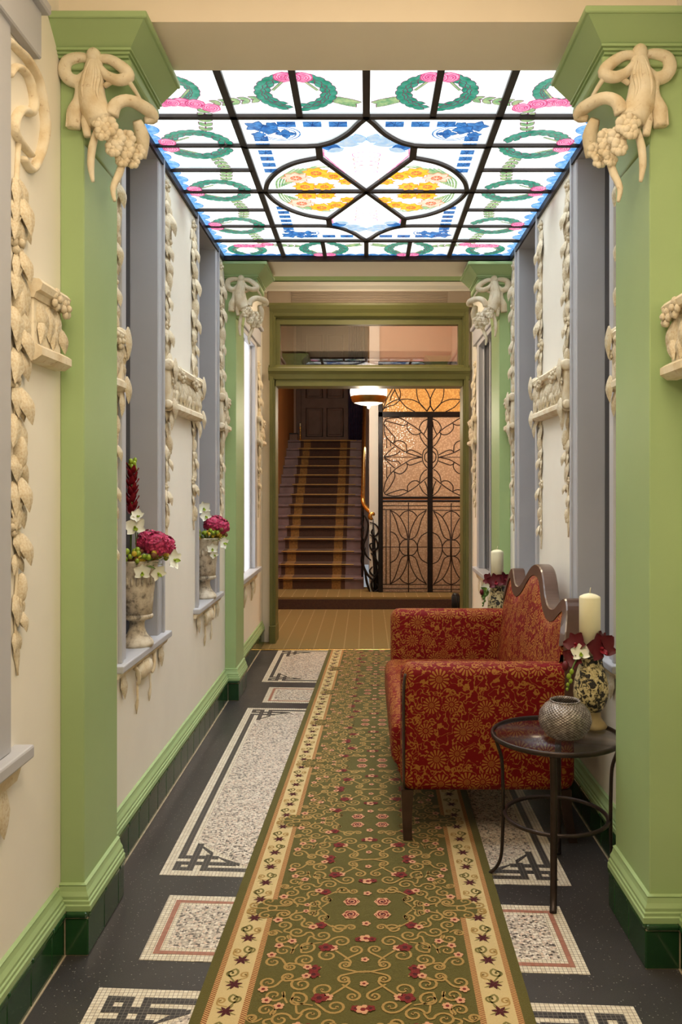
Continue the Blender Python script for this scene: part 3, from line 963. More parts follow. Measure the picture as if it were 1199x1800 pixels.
# blue scalloped border
for s, x in ((-1, GX0), (1, GX1)):
    m = MB()
    n = 27
    for i in range(n):
        y = GY0+(GY1-GY0)*(i+0.5)/n
        rr = 0.058 if i % 2 else 0.074
        a = arc(x, y, -s*rr, 0.055, -90, 90, 10)
        m.poly(arc(x, y, -s*(rr+0.003), 0.058, -90, 90, 10), ZP-0.0002*(i%2), 1)
        m.poly(a, ZP-0.0006-0.0002*(i%2), 0)
    m.build('scalloped_border', ['stain_sky', 'stain_blue'], SK)
m = MB()
for i in range(26):
    x = GX0+(GX1-GX0)*(i+0.5)/26
    m.poly(arc(x, GY1-0.02, 0.042, -0.045, 0, 180, 8), ZP-0.0002*(i%2), 0)
m.build('scalloped_border', ['stain_blue'], SK)
# blue blocks, corner rosettes, flowers and central emblem
def block(m, x, y, a, b):
    m.poly([(x-a/2,y-b/2),(x+a/2,y-b/2),(x+a/2,y+b/2),(x-a/2,y+b/2)], ZP, 0)
    for k in range(3):
        f = -0.5+(k+0.7)/3
        m.strip([(x+f*a, y-b/2), (x, y+b*0.1), (x-f*a*0.8, y+b/2)], 0.003, ZP-0.0004, 1)
for fx in (-1, 1):
    for fy in (0, 1):
        Y = lambda y: 2*IYM-y if fy else y
        for k in range(3):
            m = MB(); block(m, fx*(0.115+0.105*k), Y(3.42), 0.075, 0.052); m.build('blue_block', ['stain_blue', 'stain_navy'], SK)
        for k in range(6):
            m = MB(); block(m, fx*0.445, Y(3.565+0.072*k), 0.06, 0.048); m.build('blue_block', ['stain_blue', 'stain_navy'], SK)
        m = MB()
        for k, (ax, ay, sx, sy) in enumerate(((0.45,3.44,0.10,0.07),(0.40,3.47,0.09,0.08),(0.45,3.52,0.06,0.05),(0.385,3.42,0.05,0.05))):
            for q in range(5):
                leaf2(m, fx*ax, Y(ay), q*2*PI/5+k*0.5, sx*0.5, sy*0.5, 0, 1, ZP-0.0008*k-0.0001*q)
        for rr in (0.085, 0.068):
            m.strip([(fx*(0.36-0.0)+rr*math.cos(t*0.25), Y(3.50)+rr*0.8*math.sin(t*0.25)) for t in range(26)], 0.006, ZP-0.0042, 0)
        for q in range(4):
            leaf2(m, fx*0.335, Y(3.50), q*PI/2, 0.042, 0.03, 0, 1, ZP-0.005)
        m.build('blue_rosette', ['stain_blue', 'stain_navy'], SK)
        # yellow flowers and green fronds in the lens shaped lights
        m = MB()
        for k in range(9):
            a0 = [( -fx*(0) + fx*(0.44-0.012*k), Y(4.16-0.012*k)), (fx*(0.425-0.022*k), Y(4.04-0.02*k)), (fx*(0.33-0.020*k), Y(3.90-0.002*k))]
            m.strip(smooth(a0, 4), 0.010, ZP, 0)
        m.build('green_frond', ['stain_leaf'], SK)
        for k, (ax, ay, r_) in enumerate(((0.335,4.01,0.068),(0.235,3.945,0.064),(0.155,3.985,0.054),(0.095,4.06,0.042),(0.30,4.125,0.060),(0.205,4.125,0.052))):
            m = MB()
            n = 8
            if k == 0: mats = ['stain_peach', 'stain_orange', 'stain_line']
            else: mats = ['stain_yellow', 'stain_orange', 'stain_line']
            for q in range(n):
                leaf2(m, fx*ax, Y(ay), q*2*PI/n+k, r_, r_*0.72, 0, 1, ZP-0.002-0.0002*q)
            m.poly([(fx*ax+r_*0.42*math.cos(2*PI*i/10), Y(ay)+r_*0.42*math.sin(2*PI*i/10)) for i in range(10)], ZP-0.0045, 1)
            for q in range(8):
                m.strip([(fx*ax, Y(ay)), (fx*ax+r_*0.36*math.cos(q*PI/4), Y(ay)+r_*0.36*math.sin(q*PI/4))], 0.003, ZP-0.005, 0)
            m.build('flower', mats, SK)
for fy in (0, 1):
    Y = lambda y: 2*IYM-y if fy else y
    m = MB()
    for s in (-1, 1):
        m.strip([(s*0.185, Y(3.66)), (s*0.19, Y(3.74)), (s*0.10, Y(3.96))], 0.008, ZP, 3)
        for q, (ax, ay, an, ln, w) in enumerate(((0.03,3.60,0.7,0.10,0.07),(0.03,3.62,0.1,0.12,0.06),(0.02,3.60,1.3,0.09,0.06),(0.11,3.66,0.3,0.10,0.075),(0.10,3.66,-0.5,0.08,0.05))):
            an2 = an if fy == 0 else -an
            an2 = an2 if s > 0 else PI-an2
            leaf2(m, s*ax, Y(ay), -an2, ln, w, 0 if q != 3 else 4, 1, ZP-0.0006-0.0002*q)
        for q in range(5):
            m.strip(smooth([(s*0.01, Y(3.70+0.05*q)), (s*(0.06-0.004*q), Y(3.72+0.05*q)), (s*0.05, Y(3.76+0.045*q)), (s*0.012, Y(3.77+0.04*q))], 4), 0.005, ZP-0.002, 2 if q % 2 else 3)
    m.build('central_emblem', ['stain_mist', 'stain_sky', 'stain_tan', 'stain_pink', 'stain_blue'], SK)
# ------------------------------------------------------------------ pilasters
def pilaster(xw, xi, d, y0, y1, zc, label):
    """xw wall face, xi inner face of the shaft, d direction into the room, y0/y1 plinth front and back, zc top of the cap"""
    p = thing('pilaster', ((xw+xi)/2, (y0+y1)/2, 0), label, 'pilaster', 'green pilasters of the corridor')
    ys, ye = y0+0.03, y1-0.004
    MB().bbox(xw, xi, ys, ye, 0.12, zc-0.12, 0.003).build('shaft', 'green_paint', p)
    # base moulding wrapped round the shaft
    prof = skirt_profile(0, 1)
    m = MB()
    n = len(prof)
    fs = []
    vs = []
    for q, z in prof:
        vs += [(xw, ys-q, z), (xi+d*q, ys-q, z), (xi+d*q, ye, z)]
    for i in range(n-1):
        for j in range(2):
            a = 3*i+j
            fs.append((a, a+1, a+4, a+3) if d > 0 else (a, a+3, a+4, a+1))
    vs += [(xw, ye, z) for _, z in prof[:1]] + [(xw, ye, prof[-1][1])]
    fs.append(tuple(3*i+2 for i in range(n)) + (len(vs)-1, len(vs)-2))
    m.add(vs, fs)
    m.build('base_moulding', 'green_paint', p)
    MB().box(xw, xi+d*0.0195, y0+0.0025, y1-0.004, 0, 0.128).build('plinth', 'grout', p)
    xa, xb = (xw+d*0.024, xi+d*0.022)
    lo, hi = min(xa, xb), max(xa, xb)
    tile_run(p, 'x', y0, lo, hi, 1, first=hi-lo)
    tile_run(p, 'y', xi+d*0.022, y0, y1, -d, first=0.155)
    # cap: slab, cove, fillets, neck, bracket
    X = lambda u: xi+d*u
    def R4(u, yy, back=y1+0.005):
        a, b = xw, X(u)
        return (min(a,b), max(a,b), yy, back)
    MB().bbox(*R4(0.213, ys-0.10)[:4], zc-0.02, zc, 0.003).build('cap_slab', 'green_paint', p)
    MB().frus(R4(0.148, ys-0.030), R4(0.203, ys-0.092), zc-0.072, zc-0.02).build('cap_cove', 'green_paint', p)
    m = MB()
    for k in range(3):
        r = R4(0.150-0.006*k, ys-0.034+0.008*k)
        m.box(*r, zc-0.080-0.008*k, zc-0.073-0.008*k)
    m.build('cap_fillet', 'green_paint', p)
    m = MB()
    r = R4(0.142, ys-0.012)
    m.bbox(*r, zc-0.128, zc-0.094, 0.009, 3)
    m.build('cap_neck', 'green_paint', p)
    a = arc(X(0.138), zc-0.36, -d*0.138, 0.233, 90, 0, 12)
    MB().prism([(X(-0.0005), zc-0.355), (X(-0.0005), zc-0.12), (X(0.138), zc-0.12)] + a[:-1], 'y', ys, y1, sm=True).build('cap_bracket', 'green_paint', p)
    return p
def drape(xi, d, y0, zc, label, group):
    """tied drapery and flowers hanging from the cap"""
    o = thing('plaster_drapery', (xi, y0, zc-0.09), label, 'plaster ornament', group)
    ys = y0+0.03
    def P(x, y, dy=-0.012):
        u = (x-VX)/F*2.5+0.848
        return (xi+d*u, ys+dy, (VY-y)/F*2.5+H-2.77+zc)
    def T(name, pts, r, flat=1.0, n=10, dy=-0.014):
        q = smooth([P(p[0], p[1], p[2] if len(p) > 2 else dy) for p in pts], 4)
        if hasattr(r, '__len__'):
            k = len(q); rr = []
            for i in range(k):
                f = i/(k-1)*(len(r)-1); j = min(int(f), len(r)-2)
                rr.append(r[j]+(r[j+1]-r[j])*(f-j))
        else: rr = r
        if name in ('bow_loop', 'drape', 'ribbon_tail', 'scroll_horn'): rr = [k_*1.18 for k_ in rr]
        MB().tube(q, rr, n, flat=flat, up=(0,-1,0)).build(name, 'aged_plaster', o)
    T('bow_loop', [(163,100),(140,96),(117,102),(110,118),(118,134),(136,138),(152,124),(160,108)], [0.010,0.014,0.016,0.017,0.016,0.014,0.010])
    T('bow_loop', [(168,100),(192,102),(216,118),(224,132),(206,138),(186,130),(172,114)], [0.010,0.013,0.016,0.015,0.013,0.009], dy=-0.02)
    T('ribbon_tail', [(124,136),(137,150),(137,172),(129,194),(126,222)], [0.010,0.013,0.016,0.021,0.017])
    for k in range(5):                      # fringe of the tassel
        T('fringe', [(118+4*k,196,-0.026),(116.5+4.4*k,222,-0.028)], 0.0035, n=5)
    m = MB(); m.ell(P(164, 97, -0.026), (0.022, 0.020, 0.024), 12, 8); m.build('knot', 'aged_plaster', o)
    T('drape', [(164,100),(162,125),(158,155),(163,185),(176,212)], [0.019,0.026,0.033,0.036,0.034], dy=-0.016)
    for k in range(6):                      # folds of the drape
        x = 150+5*k
        T('fold', [(161+1.2*k,104,-0.034),(x+1,135,-0.042),(x-2,165,-0.047),(x+5,192,-0.046)], [0.004,0.007,0.006,0.003], n=6)
    T('ribbon', [(180,146,-0.01),(202,136,-0.02),(222,138,-0.025),(238,160,0.03)], [0.008,0.009,0.008,0.005])
    T('scroll_horn', [(194,200,-0.02),(203,180,-0.02),(224,169,0.0),(248,171,0.06),(253,180,0.08),(238,186,0.07)], [0.018,0.016,0.015,0.017,0.014,0.008])
    T('ribbon_tail', [(228,192,0.05),(232,215,0.08),(226,248,0.10)], [0.012,0.021,0.016])
    rnd = random.Random(3)
    for k, (x, y, dy, r) in enumerate(((176,214,-0.03,0.026),(190,222,-0.02,0.03),(182,236,-0.03,0.024),(200,238,0.0,0.03),(214,232,0.03,0.028),(196,256,0.0,0.026),(212,252,0.03,0.028),(226,246,0.07,0.026),(206,270,0.03,0.022),(220,266,0.06,0.022))):
        m = MB()
        c = Vector(P(x, y, dy))
        for q in range(7):
            a = q*2*PI/7
            m.ell(c+Vector((d*0.0+math.cos(a)*r*0.55, -0.008-0.004*(q%2), math.sin(a)*r*0.55)), (r*0.5, r*0.42, r*0.5), 7, 5)
        m.ell(c+Vector((0,-r*0.5,0)), (r*0.35,)*3, 7, 5)
        m.build('blossom', 'aged_plaster', o)
    T('ribbon_tail', [(168,228,-0.02),(160,258,-0.02),(157,288,-0.016),(160,316,-0.012)], [0.008,0.010,0.009,0.004])
    T('ribbon_tail', [(207,268,0.03),(199,292,0.03),(190,320,0.02),(193,344,0.02)], [0.009,0.010,0.008,0.004])
    T('ribbon_tail', [(150,186,-0.02),(149,212,-0.02),(152,238,-0.02)], [0.009,0.012,0.009])
    return o
specs = [('left', XL, -0.848, 1, *PL['near_l'], 2.770, 'near left'), ('right', XR, 0.828, -1, *PL['near_r'], 2.745, 'near right'),
         ('left', XL, -0.848, 1, *PL['far_l'], 2.830, 'far left'), ('right', XR, 0.858, -1, *PL['far_r'], 2.815, 'far right')]
for side, xw, xi, d, y0, y1, zc, w in specs:
    pilaster(xw, xi, d, y0, y1, zc, {'near left': 'wide green pilaster in the left foreground with olive front face',
             'near right': 'wide green pilaster in the right foreground beside the small round table',
             'far left': 'slim looking pale green pilaster at the far end of the left wall',
             'far right': 'slim looking pale green pilaster at the far end of the right wall, behind the sofa'}[w])
    drape(xi, d, y0, zc, {'near left': 'large cream plaster drapery with tassels on the near left capital',
          'near right': 'large cream plaster drapery with tassels on the near right capital',
          'far left': 'small looking plaster drapery on the distant left capital below the skylight',
          'far right': 'small looking plaster drapery on the distant right capital below the skylight'}[w], 'plaster draperies on the capitals')

# ------------------------------------------------------------------ shared relief pieces
def leaf_mesh():
    m = MB()
    nt, nu = 8, 6
    vs, fs = [], []
    for i in range(nt+1):
        t = i/nt
        w = 0.5*math.sin(PI*min(1, t*0.97+0.03)**0.75)*(1+0.13*math.sin(t*5*PI)) + 0.02*(1-t)
        for j in range(nu+1):
            u = j/nu*2-1
            y = 0.34*(1-u*u)*math.sin(PI*(0.08+0.9*t)) - 0.16*(1-min(1, abs(u)*3))*math.sin(PI*t) + 0.16*t*t
            vs.append((u*w, y, -t))
    for i in range(nt):
        for j in range(nu):
            a = i*(nu+1)+j
            fs.append((a, a+1, a+nu+2, a+nu+1))
    m.add(vs, fs, 0, True)
    return mesh_of(m, 'leaf', 'aged_plaster')
def flower_mesh():
    m = MB()
    for q in range(6):
        a = q*PI/3
        m.ell((0.55*math.cos(a), 0.18, 0.55*math.sin(a)), (0.36, 0.26, 0.36), 7, 5)
    m.ell((0, 0.42, 0), (0.30, 0.26, 0.30), 8, 5)
    return mesh_of(m, 'blossom', 'aged_plaster')
def bell_mesh():
    m = MB().ell((0, 0.2, -0.5), (0.3, 0.3, 0.55), 8, 6)
    for q in range(5):
        m.ell((-0.3+0.15*q, 0.3-abs(q-2)*0.06, -0.95), (0.09, 0.1, 0.2), 5, 4)
    return mesh_of(m, 'bud', 'aged_plaster')
LEAF, FLOW, BELL = leaf_mesh(), flower_mesh(), bell_mesh()
def basis(out):
    ey = Vector(out); ez = Vector((0,0,1)); ex = ey.cross(ez)
    return Matrix((ex, ey, ez)).transposed()
def rot(out, ang, tilt=0.0):
    return basis(out) @ Matrix.Rotation(ang, 3, 'Y') @ Matrix.Rotation(tilt, 3, 'X')
def garland(d, xw, yc, z1, z0, label, group, w=0.10, seed=1, top=True):
    """hanging garland of leaves, bells and blossoms on a side wall (d = direction into the room)"""
    rnd = random.Random(seed)
    o = thing('plaster_garland', (xw, yc, z0), label, 'plaster relief', group)
    out = (d, 0, 0)
    m = MB()
    pts = []
    n = 14
    for i in range(n+1):
        f = i/n
        pts.append((xw+d*0.005, yc+math.sin(f*17+seed)*w*0.10, z1+(z0-z1)*f))
    m.tube(smooth(pts, 3), [0.008*(1-0.6*i/(3*n)) for i in range(3*n+1)], 6)
    m.build('stem', 'aged_plaster', o)
    z = z1
    if top:
        put('blossom', FLOW, o, (xw, yc, z-0.03), rot(out, rnd.random()*6), (w*0.36,)*3)
        for s in (-1, 1): put('leaf', LEAF, o, (xw, yc+s*w*0.1, z-0.05), rot(out, s*0.7), (w*0.5, w*0.35, w*0.9))
    z -= 0.10
    k = 0
    while z > z0+0.10:
        f = (z1-z)/(z1-z0)
        sc = w*(1.0-0.45*f)*(0.8+0.4*rnd.random())
        kind = k % 7
        y = yc+rnd.uniform(-0.12, 0.12)*w
        if kind == 3:
            put('blossom', FLOW, o, (xw, y, z-0.02), rot(out, rnd.random()*6), (sc*0.40,)*3)
            z -= 0.04
        elif kind == 6:
            put('bud', BELL, o, (xw, y, z), rot(out, rnd.uniform(-0.3, 0.3)), (sc*0.7, sc*0.75, sc*0.95))
            z -= 0.05
        else:
            for s in (-1, 1):
                put('leaf', LEAF, o, (xw+d*0.002, y+s*sc*0.04, z+rnd.uniform(-0.01, 0.01)), rot(out, s*rnd.uniform(0.1, 0.5), 0.04),
                    (sc*rnd.uniform(0.45, 0.65), sc*0.62, sc*rnd.uniform(0.75, 1.15)))
            if kind in (1, 4):
                put('leaf', LEAF, o, (xw+d*0.012, y, z), rot(out, rnd.uniform(-0.2, 0.2), 0.15), (sc*0.55, sc*0.75, sc*1.0))
            z -= 0.045+0.02*rnd.random()
        k += 1
    put('leaf', LEAF, o, (xw, yc, z0+0.11), rot(out, 0.05), (w*0.28, w*0.25, 0.11))
    return o
def frieze(d, xw, y0, y1, label, group, z0=1.735, z1=1.955, caps=(True, True), seed=2):
    """moulded block with ledge, cornice, rosettes and swags, set at mid height of the wall"""
    rnd = random.Random(seed)
    yc = (y0+y1)/2
    o = thing('plaster_frieze', (xw, yc, z0), label, 'plaster relief', group)
    X = lambda t: xw+d*t
    MB().bbox(X(0), X(0.022), y0, y1, z0+0.02, z1-0.02, 0.004).build('panel', 'aged_plaster', o)
    MB().prism([(X(0),z0),(X(0.030),z0),(X(0.050),z0+0.014),(X(0.050),z0+0.034),(X(0.038),z0+0.042),(X(0.022),z0+0.05),(X(0),z0+0.05)], 'y', y0-0.012, y1+0.012).build('ledge', 'aged_plaster', o)
    MB().prism([(X(0),z1-0.05),(X(0.026),z1-0.05),(X(0.032),z1-0.035),(X(0.044),z1-0.03),(X(0.050),z1-0.012),(X(0.040),z1),(X(0),z1+0.004)], 'y', y0-0.006, y1+0.006).build('cornice', 'aged_plaster', o)
    out = (d, 0, 0)
    L = y1-y0
    nf = max(1, int(L/0.26))
    for i in range(nf):
        y = y0+L*(i+0.5)/nf if any(caps) else y1-0.05
        for s in (-1, 1):
            put('blossom', FLOW, o, (X(0.036), y+s*0.036, z1-0.03-0.012*(s > 0)), rot(out, rnd.random()*6), (0.036,)*3)
    n = max(3, int(L/0.07))
    for i in range(n):
        y = y0+L*(i+0.5)/n
        a = math.sin((i+0.5)/n*PI*2*max(1, nf))*0.5
        put('leaf', LEAF, o, (X(0.02), y, z1-0.055), rot(out, a, -0.05), (0.055, 0.07, 0.10))
        put('leaf', LEAF, o, (X(0.024), y+0.02, z1-0.10), rot(out, -a*0.8, -0.05), (0.042, 0.06, 0.075))
    for i, y in enumerate((y0, y1)):
        if not caps[i]: continue
        s = -1 if i == 0 else 1
        MB().bbox(X(0), X(0.036), y-0.026, y+0.026, z0+0.03, z1-0.02, 0.012, 3, sm=True).build('console', 'aged_plaster', o)
        for zz, rr, t in ((z1-0.012, 0.026, 0.026), (z0+0.03, 0.020, 0.024)):
            k = MB()
            k.tube([(X(t), y-0.034, zz), (X(t), y-0.030, zz), (X(t), y+0.030, zz), (X(t), y+0.034, zz)], [rr*0.7, rr, rr, rr*0.7], 14)
            k.build('volute', 'aged_plaster', o)
        put('leaf', LEAF, o, (X(0.05), y, z1+0.02), rot(out, 0.0, -0.05), (0.05, 0.05, 0.12))
        put('leaf', LEAF, o, (X(0.03), y-s*0.02, z1-0.03), rot(out, s*0.3, -0.05), (0.045, 0.06, 0.10))
        put('blossom', FLOW, o, (X(0.04), y+s*0.002, z1-0.085), rot(out, 0.4), (0.022,)*3)
        put('leaf', LEAF, o, (X(0.045), y, z0+0.06), rot(out, 0.1, -0.05), (0.045, 0.06, 0.10))
        put('leaf', LEAF, o, (X(0.03), y-s*0.01, z0+0.0), rot(out, -0.1, -0.05), (0.04, 0.05, 0.09))
    return o

# ------------------------------------------------------------------ niches between the pilasters
def niche(d, xw, y0, y1, label, group):
    o = thing('wall_niche', (xw, (y0+y1)/2, SILL), label, 'niche', group)
    zt = ZG-0.03
    dp = 0.115
    X = lambda t: xw+d*t
    t = 0.008
    MB().box(X(-dp), X(0.004), y0, y0+t, SILL, zt).build('reveal', 'grey_paint', o)
    MB().box(X(-dp), X(0.004), y1-t, y1, SILL, zt).build('reveal', 'grey_paint', o)
    MB().box(X(-dp), X(0.004), y0+t, y1-t, zt-t, zt).build('reveal_head', 'grey_paint', o)
    MB().box(X(-dp-0.01), X(-dp), y0+0.012, y1-0.012, SILL, zt-t).build('back_panel', 'dark_window', o, label='dark panel at the back of the niche')
    for a, b in ((y0-0.085, y0-0.002), (y1+0.002, y1+0.085)):
        m = MB()
        m.bbox(X(0), X(0.006), a, b, SILL, ZG-0.004, 0.002)
        e = b if b < (y0+y1)/2 else a
        w = 0.02
        aa, bb = (a, a+w) if e == b else (b-w, b)
        m.bbox(X(0.005), X(0.016), aa, bb, SILL, ZG-0.004, 0.002)
        m.build('jamb_casing', 'grey_paint', o)
    MB().bbox(X(-dp), X(0.036), y0-0.135, y1+0.135, SILL-0.028, SILL, 0.005, 2).build('sill', 'grey_paint', o)
    MB().prism([(X(0),SILL-0.052),(X(0.014),SILL-0.052),(X(0.02),SILL-0.036),(X(0.03),SILL-0.028),(X(0),SILL-0.028)], 'y', y0-0.125, y1+0.125).build('sill_moulding', 'aged_plaster', o)
    yc = (y0+y1)/2
    m = MB()
    m.ell((X(0.008), yc, SILL-0.088), (0.028, 0.105, 0.040), 14, 8)
    m.build('shell', 'aged_plaster', o)
    for i in range(7):
        f = (i-3)/3
        MB().tube([(X(0.028-0.008*abs(f)), yc+f*0.05, SILL-0.054), (X(0.033-0.014*abs(f)), yc+f*0.080, SILL-0.088), (X(0.014), yc+f*0.055, SILL-0.124)], [0.002,0.005,0.002], 5).build('shell_rib', 'aged_plaster', o)
    for s in (-1, 1):
        q = smooth([(X(0.012), yc+s*0.15, SILL-0.055), (X(0.020), yc+s*0.125, SILL-0.08), (X(0.02), yc+s*0.115, SILL-0.11), (X(0.014), yc+s*0.10, SILL-0.13)], 4)
        MB().tube(q, [0.009, 0.010]+[0.008]*(len(q)-3)+[0.006], 7).build('scroll', 'aged_plaster', o)
        MB().tube([(X(0.008), yc+s*0.10, SILL-0.12), (X(0.010), yc+s*0.10, SILL-0.19), (X(0.007), yc+s*0.10, SILL-0.215), (X(0.005), yc+s*0.098, SILL-0.25)], [0.005,0.005,0.007,0.002], 6).build('drop', 'aged_plaster', o)
        put('leaf', LEAF, o, (X(0.004), yc+s*0.285, SILL-0.045), rot((d,0,0), 0.0), (0.06, 0.05, 0.10))
    return o
for d, xw, w in ((1, XL, 'left'), (-1, XR, 'right')):
    for i, (a, b) in enumerate(NICHES):
        lab = {('left', 0): 'tall grey framed wall niche nearest on the left, holding a stone urn',
               ('left', 1): 'tall grey framed wall niche further along the left wall, with the smaller looking urn',
               ('right', 0): 'tall empty grey framed niche on the right wall behind the candle',
               ('right', 1): 'tall empty grey framed niche on the right wall behind the far end of the sofa'}[(w, i)]
        niche(d, xw, a, b, lab, 'grey wall niches')
gl = [('left', 1, XL, 3.055, 'narrow plaster garland squeezed between the near left pilaster and the first left niche'),
      ('left', 1, XL, 3.865, 'plaster garland just beyond the near left niche with the large urn'),
      ('left', 1, XL, 4.46, 'plaster garland just before the far left niche with the second urn'),
      ('left', 1, XL, 5.30, 'plaster garland between the far left niche and the far left pilaster'),
      ('right', -1, XR, 3.02, 'narrow plaster garland squeezed between the near right pilaster and the first right niche'),
      ('right', -1, XR, 3.865, 'plaster garland on the right wall just beyond the niche behind the candle'),
      ('right', -1, XR, 4.46, 'plaster garland on the right wall above the middle of the sofa back'),
      ('right', -1, XR, 5.27, 'plaster garland between the far right niche and the far right pilaster')]
for i, (w, d, xw, y, lab) in enumerate(gl):
    garland(d, xw, y, 2.80, 1.06+0.05*(i % 3), lab, 'plaster garlands beside the niches', 0.100, seed=i+2)
fz = [(1, XL, 3.83, 4.50, 'plaster frieze block with rosettes between the two left niches', (True, True)),
      (-1, XR, 3.83, 4.50, 'plaster frieze block with rosettes on the right wall above the sofa', (True, True)),
      (1, XL, 5.23, 5.43, 'short plaster frieze block beside the far left pilaster', (True, False)),
      (-1, XR, 5.23, 5.39, 'short plaster frieze block beside the far right pilaster', (True, False)),
      (1, XL, 2.88, 3.07, 'short plaster scroll block tucked behind the near left pilaster', (False, True)),
      (-1, XR, 2.81, 3.05, 'short plaster scroll block tucked behind the near right pilaster', (False, True)),
      (1, XL, 2.27, 2.475, 'plaster frieze block with two rosettes in the left foreground, touching the pilaster', (False, False)),
      (-1, XR, 2.20, 2.425, 'plaster frieze block at the right picture edge beside the pilaster', (False, False))]
for i, (d, xw, a, b, lab, cp) in enumerate(fz):
    dn = 0.033 if i == 7 else 0.0
    frieze(d, xw-(0.03 if i == 7 else 0), a, b, lab, 'plaster friezes at mid height', z0=1.735-dn, z1=1.955-dn, caps=cp, seed=i+5)

# ------------------------------------------------------------------ windows of the entrance and of the lobby
def window(n, d, xw, y0, y1, lab, glow):
    o = thing('window_%d' % n, (xw, (y0+y1)/2, 0.72), lab, 'window', kind='structure')
    X = lambda t: xw+d*t
    z0, z1 = 0.72, WTOP
    for a, b in ((y0-0.09, y0+0.014), (y1-0.014, y1+0.09)):
        MB().bbox(X(-0.16), X(0.018), a, b, z0, z1, 0.003).build('jamb', 'grey_paint', o)
    MB().bbox(X(-0.16), X(0.017), y0-0.09, y1+0.09, z1-0.01, z1+0.09, 0.003).build('head', 'grey_paint', o)
    m = MB()
    m.bbox(X(0), X(0.03), y0-0.22, y1+0.26, z1+0.03, z1+0.16, 0.004)
    m.bbox(X(0), X(0.05), y0-0.24, y1+0.28, z1+0.16, z1+0.19, 0.005)
    m.build('crossette', 'grey_paint', o)
    MB().box(X(-0.10 if n % 2 else -0.045), X(-0.09 if n % 2 else -0.035), y0, y1, z0, z1).build('pane', 'window_daylight' if glow else 'dark_window', o)
    for y in (y0+0.02, (y0+y1)/2, y1-0.02):
        MB().bbox(X(-0.09 if n % 2 else -0.035), X(-0.065 if n % 2 else -0.02), y-0.02, y+0.02, z0, z1, 0.003).build('glazing_bar', 'grey_paint', o)
    MB().bbox(X(-0.1), X(0.05), y0-0.14, y1+0.16, z0-0.035, z0, 0.006, 2).build('sill', 'grey_paint', o)
    MB().prism([(X(0),z0-0.09),(X(0.012),z0-0.09),(X(0.024),z0-0.05),(X(0.04),z0-0.035),(X(0),z0-0.035)], 'y', y0-0.13, y1+0.14).build('sill_moulding', 'aged_plaster', o)
    for s in (-1, 1):
        y = (y0+y1)/2+s*0.2
        MB().tube([(X(0.01), y, z0-0.08), (X(0.02), y+s*0.01, z0-0.15), (X(0.008), y, z0-0.24)], [0.012,0.014,0.004], 6).build('drop', 'aged_plaster', o)
        put('leaf', LEAF, o, (X(0.004), y+s*0.16, z0-0.08), rot((d,0,0), 0), (0.08, 0.05, 0.13))
window(1, 1, XL, *WINL[0], 'grey framed window cut off by the left edge of the picture', False)
window(2, 1, XL, *WINL[1], 'bright daylit window in the far left wall near the hall doorway', True)
window(3, -1, XR, *WINL[0], 'grey framed window outside the right edge of the picture', False)
window(4, -1, XR, *WINL[1], 'dark window in the far right wall near the hall doorway', False)

# big foreground garland with ribbon scrolls beside the entrance window
def wl(x, y):
    dd = -XL*F/(VX-x)
    return Vector((XL, dd, H-(y-VY)/F*dd))
fg = garland(1, XL, 2.205, 2.30, 0.90, 'large plaster garland with ribbon scrolls at the left picture edge', 'plaster garlands at the entrance window', 0.115, seed=21, top=False)
cz = lambda a, b: wl(a/4.74, 40+b/4.74)
for nm, pts, r in (('ribbon_scroll', [(48,150),(120,225),(200,310),(285,480),(325,690),(345,850),(330,1000),(296,1120),(236,1225),(165,1130)], 0.020),
               ('ribbon_scroll', [(50,440),(110,365),(190,425),(235,550),(252,680),(225,750),(160,722),(105,790),(92,900),(150,1000),(236,1105)], 0.018)):
    q = smooth([cz(*p)+Vector((0.008, 0, 0)) for p in pts], 5)
    k = len(q)
    MB().tube(q, [r*(0.55+0.45*math.sin(PI*(0.1+0.8*i/(k-1)))) for i in range(k)], 8, flat=0.6, up=(1,0,0)).build(nm, 'aged_plaster', fg)
fr = garland(-1, XR, 2.13, 2.5, 0.95, 'plaster garland at the right wall of the entrance', 'plaster garlands at the entrance window', 0.13, seed=33)
g3 = garland(1, XL, 7.16, 2.45, 1.12, 'plaster garland between the bright far left window and the hall doorway', 'plaster garlands in the lobby', 0.10, seed=44)
g4 = garland(-1, XR, 7.16, 2.45, 1.12, 'plaster garland between the dark far right window and the hall doorway', 'plaster garlands in the lobby', 0.10, seed=45)
frieze(1, XL, 7.00, 7.34, 'plaster frieze block on the left lobby wall next to the doorway', 'plaster friezes at mid height', caps=(True, False), seed=50)
frieze(-1, XR, 7.00, 7.34, 'plaster frieze block on the right lobby wall next to the doorway', 'plaster friezes at mid height', caps=(True, False), seed=51)
# ------------------------------------------------------------------ long runner carpet
RW = 0.90
def r_left(y): return -0.459+(y-2.19)*0.0288
def r_right(y): return 0.440+(y-2.19)*0.010
RZ = 0.009
def rx(p, y):
    """p = distance across from the runner's middle, -0.45..0.45"""
    a, b = r_left(y), r_right(y)
    return a+(b-a)*(p/RW+0.5)
RUN = thing('carpet_runner', (0, 4.2, 0), 'long olive green patterned carpet runner with cream scroll borders down the corridor', 'carpet')
YA, YB = 1.0, 7.115
def r_strip(name, p0, p1, mat, z=RZ):
    m = MB()
    n = 24
    vs, fs = [], []
    for i in range(n+1):
        y = YA+(YB-YA)*i/n
        vs += [(rx(p0,y),y,0.0025), (rx(p1,y),y,0.0025), (rx(p1,y),y,z), (rx(p0,y),y,z)]
    for i in range(n):
        for j in range(4):
            fs.append((4*i+j, 4*i+(j+1)%4, 4*i+4+(j+1)%4, 4*i+4+j))
    fs += [(3,2,1,0), (4*n,4*n+1,4*n+2,4*n+3)]
    m.add(vs, fs)
    m.build(name, mat, RUN)
E = [0.0, 0.030, 0.046, 0.128, 0.145]
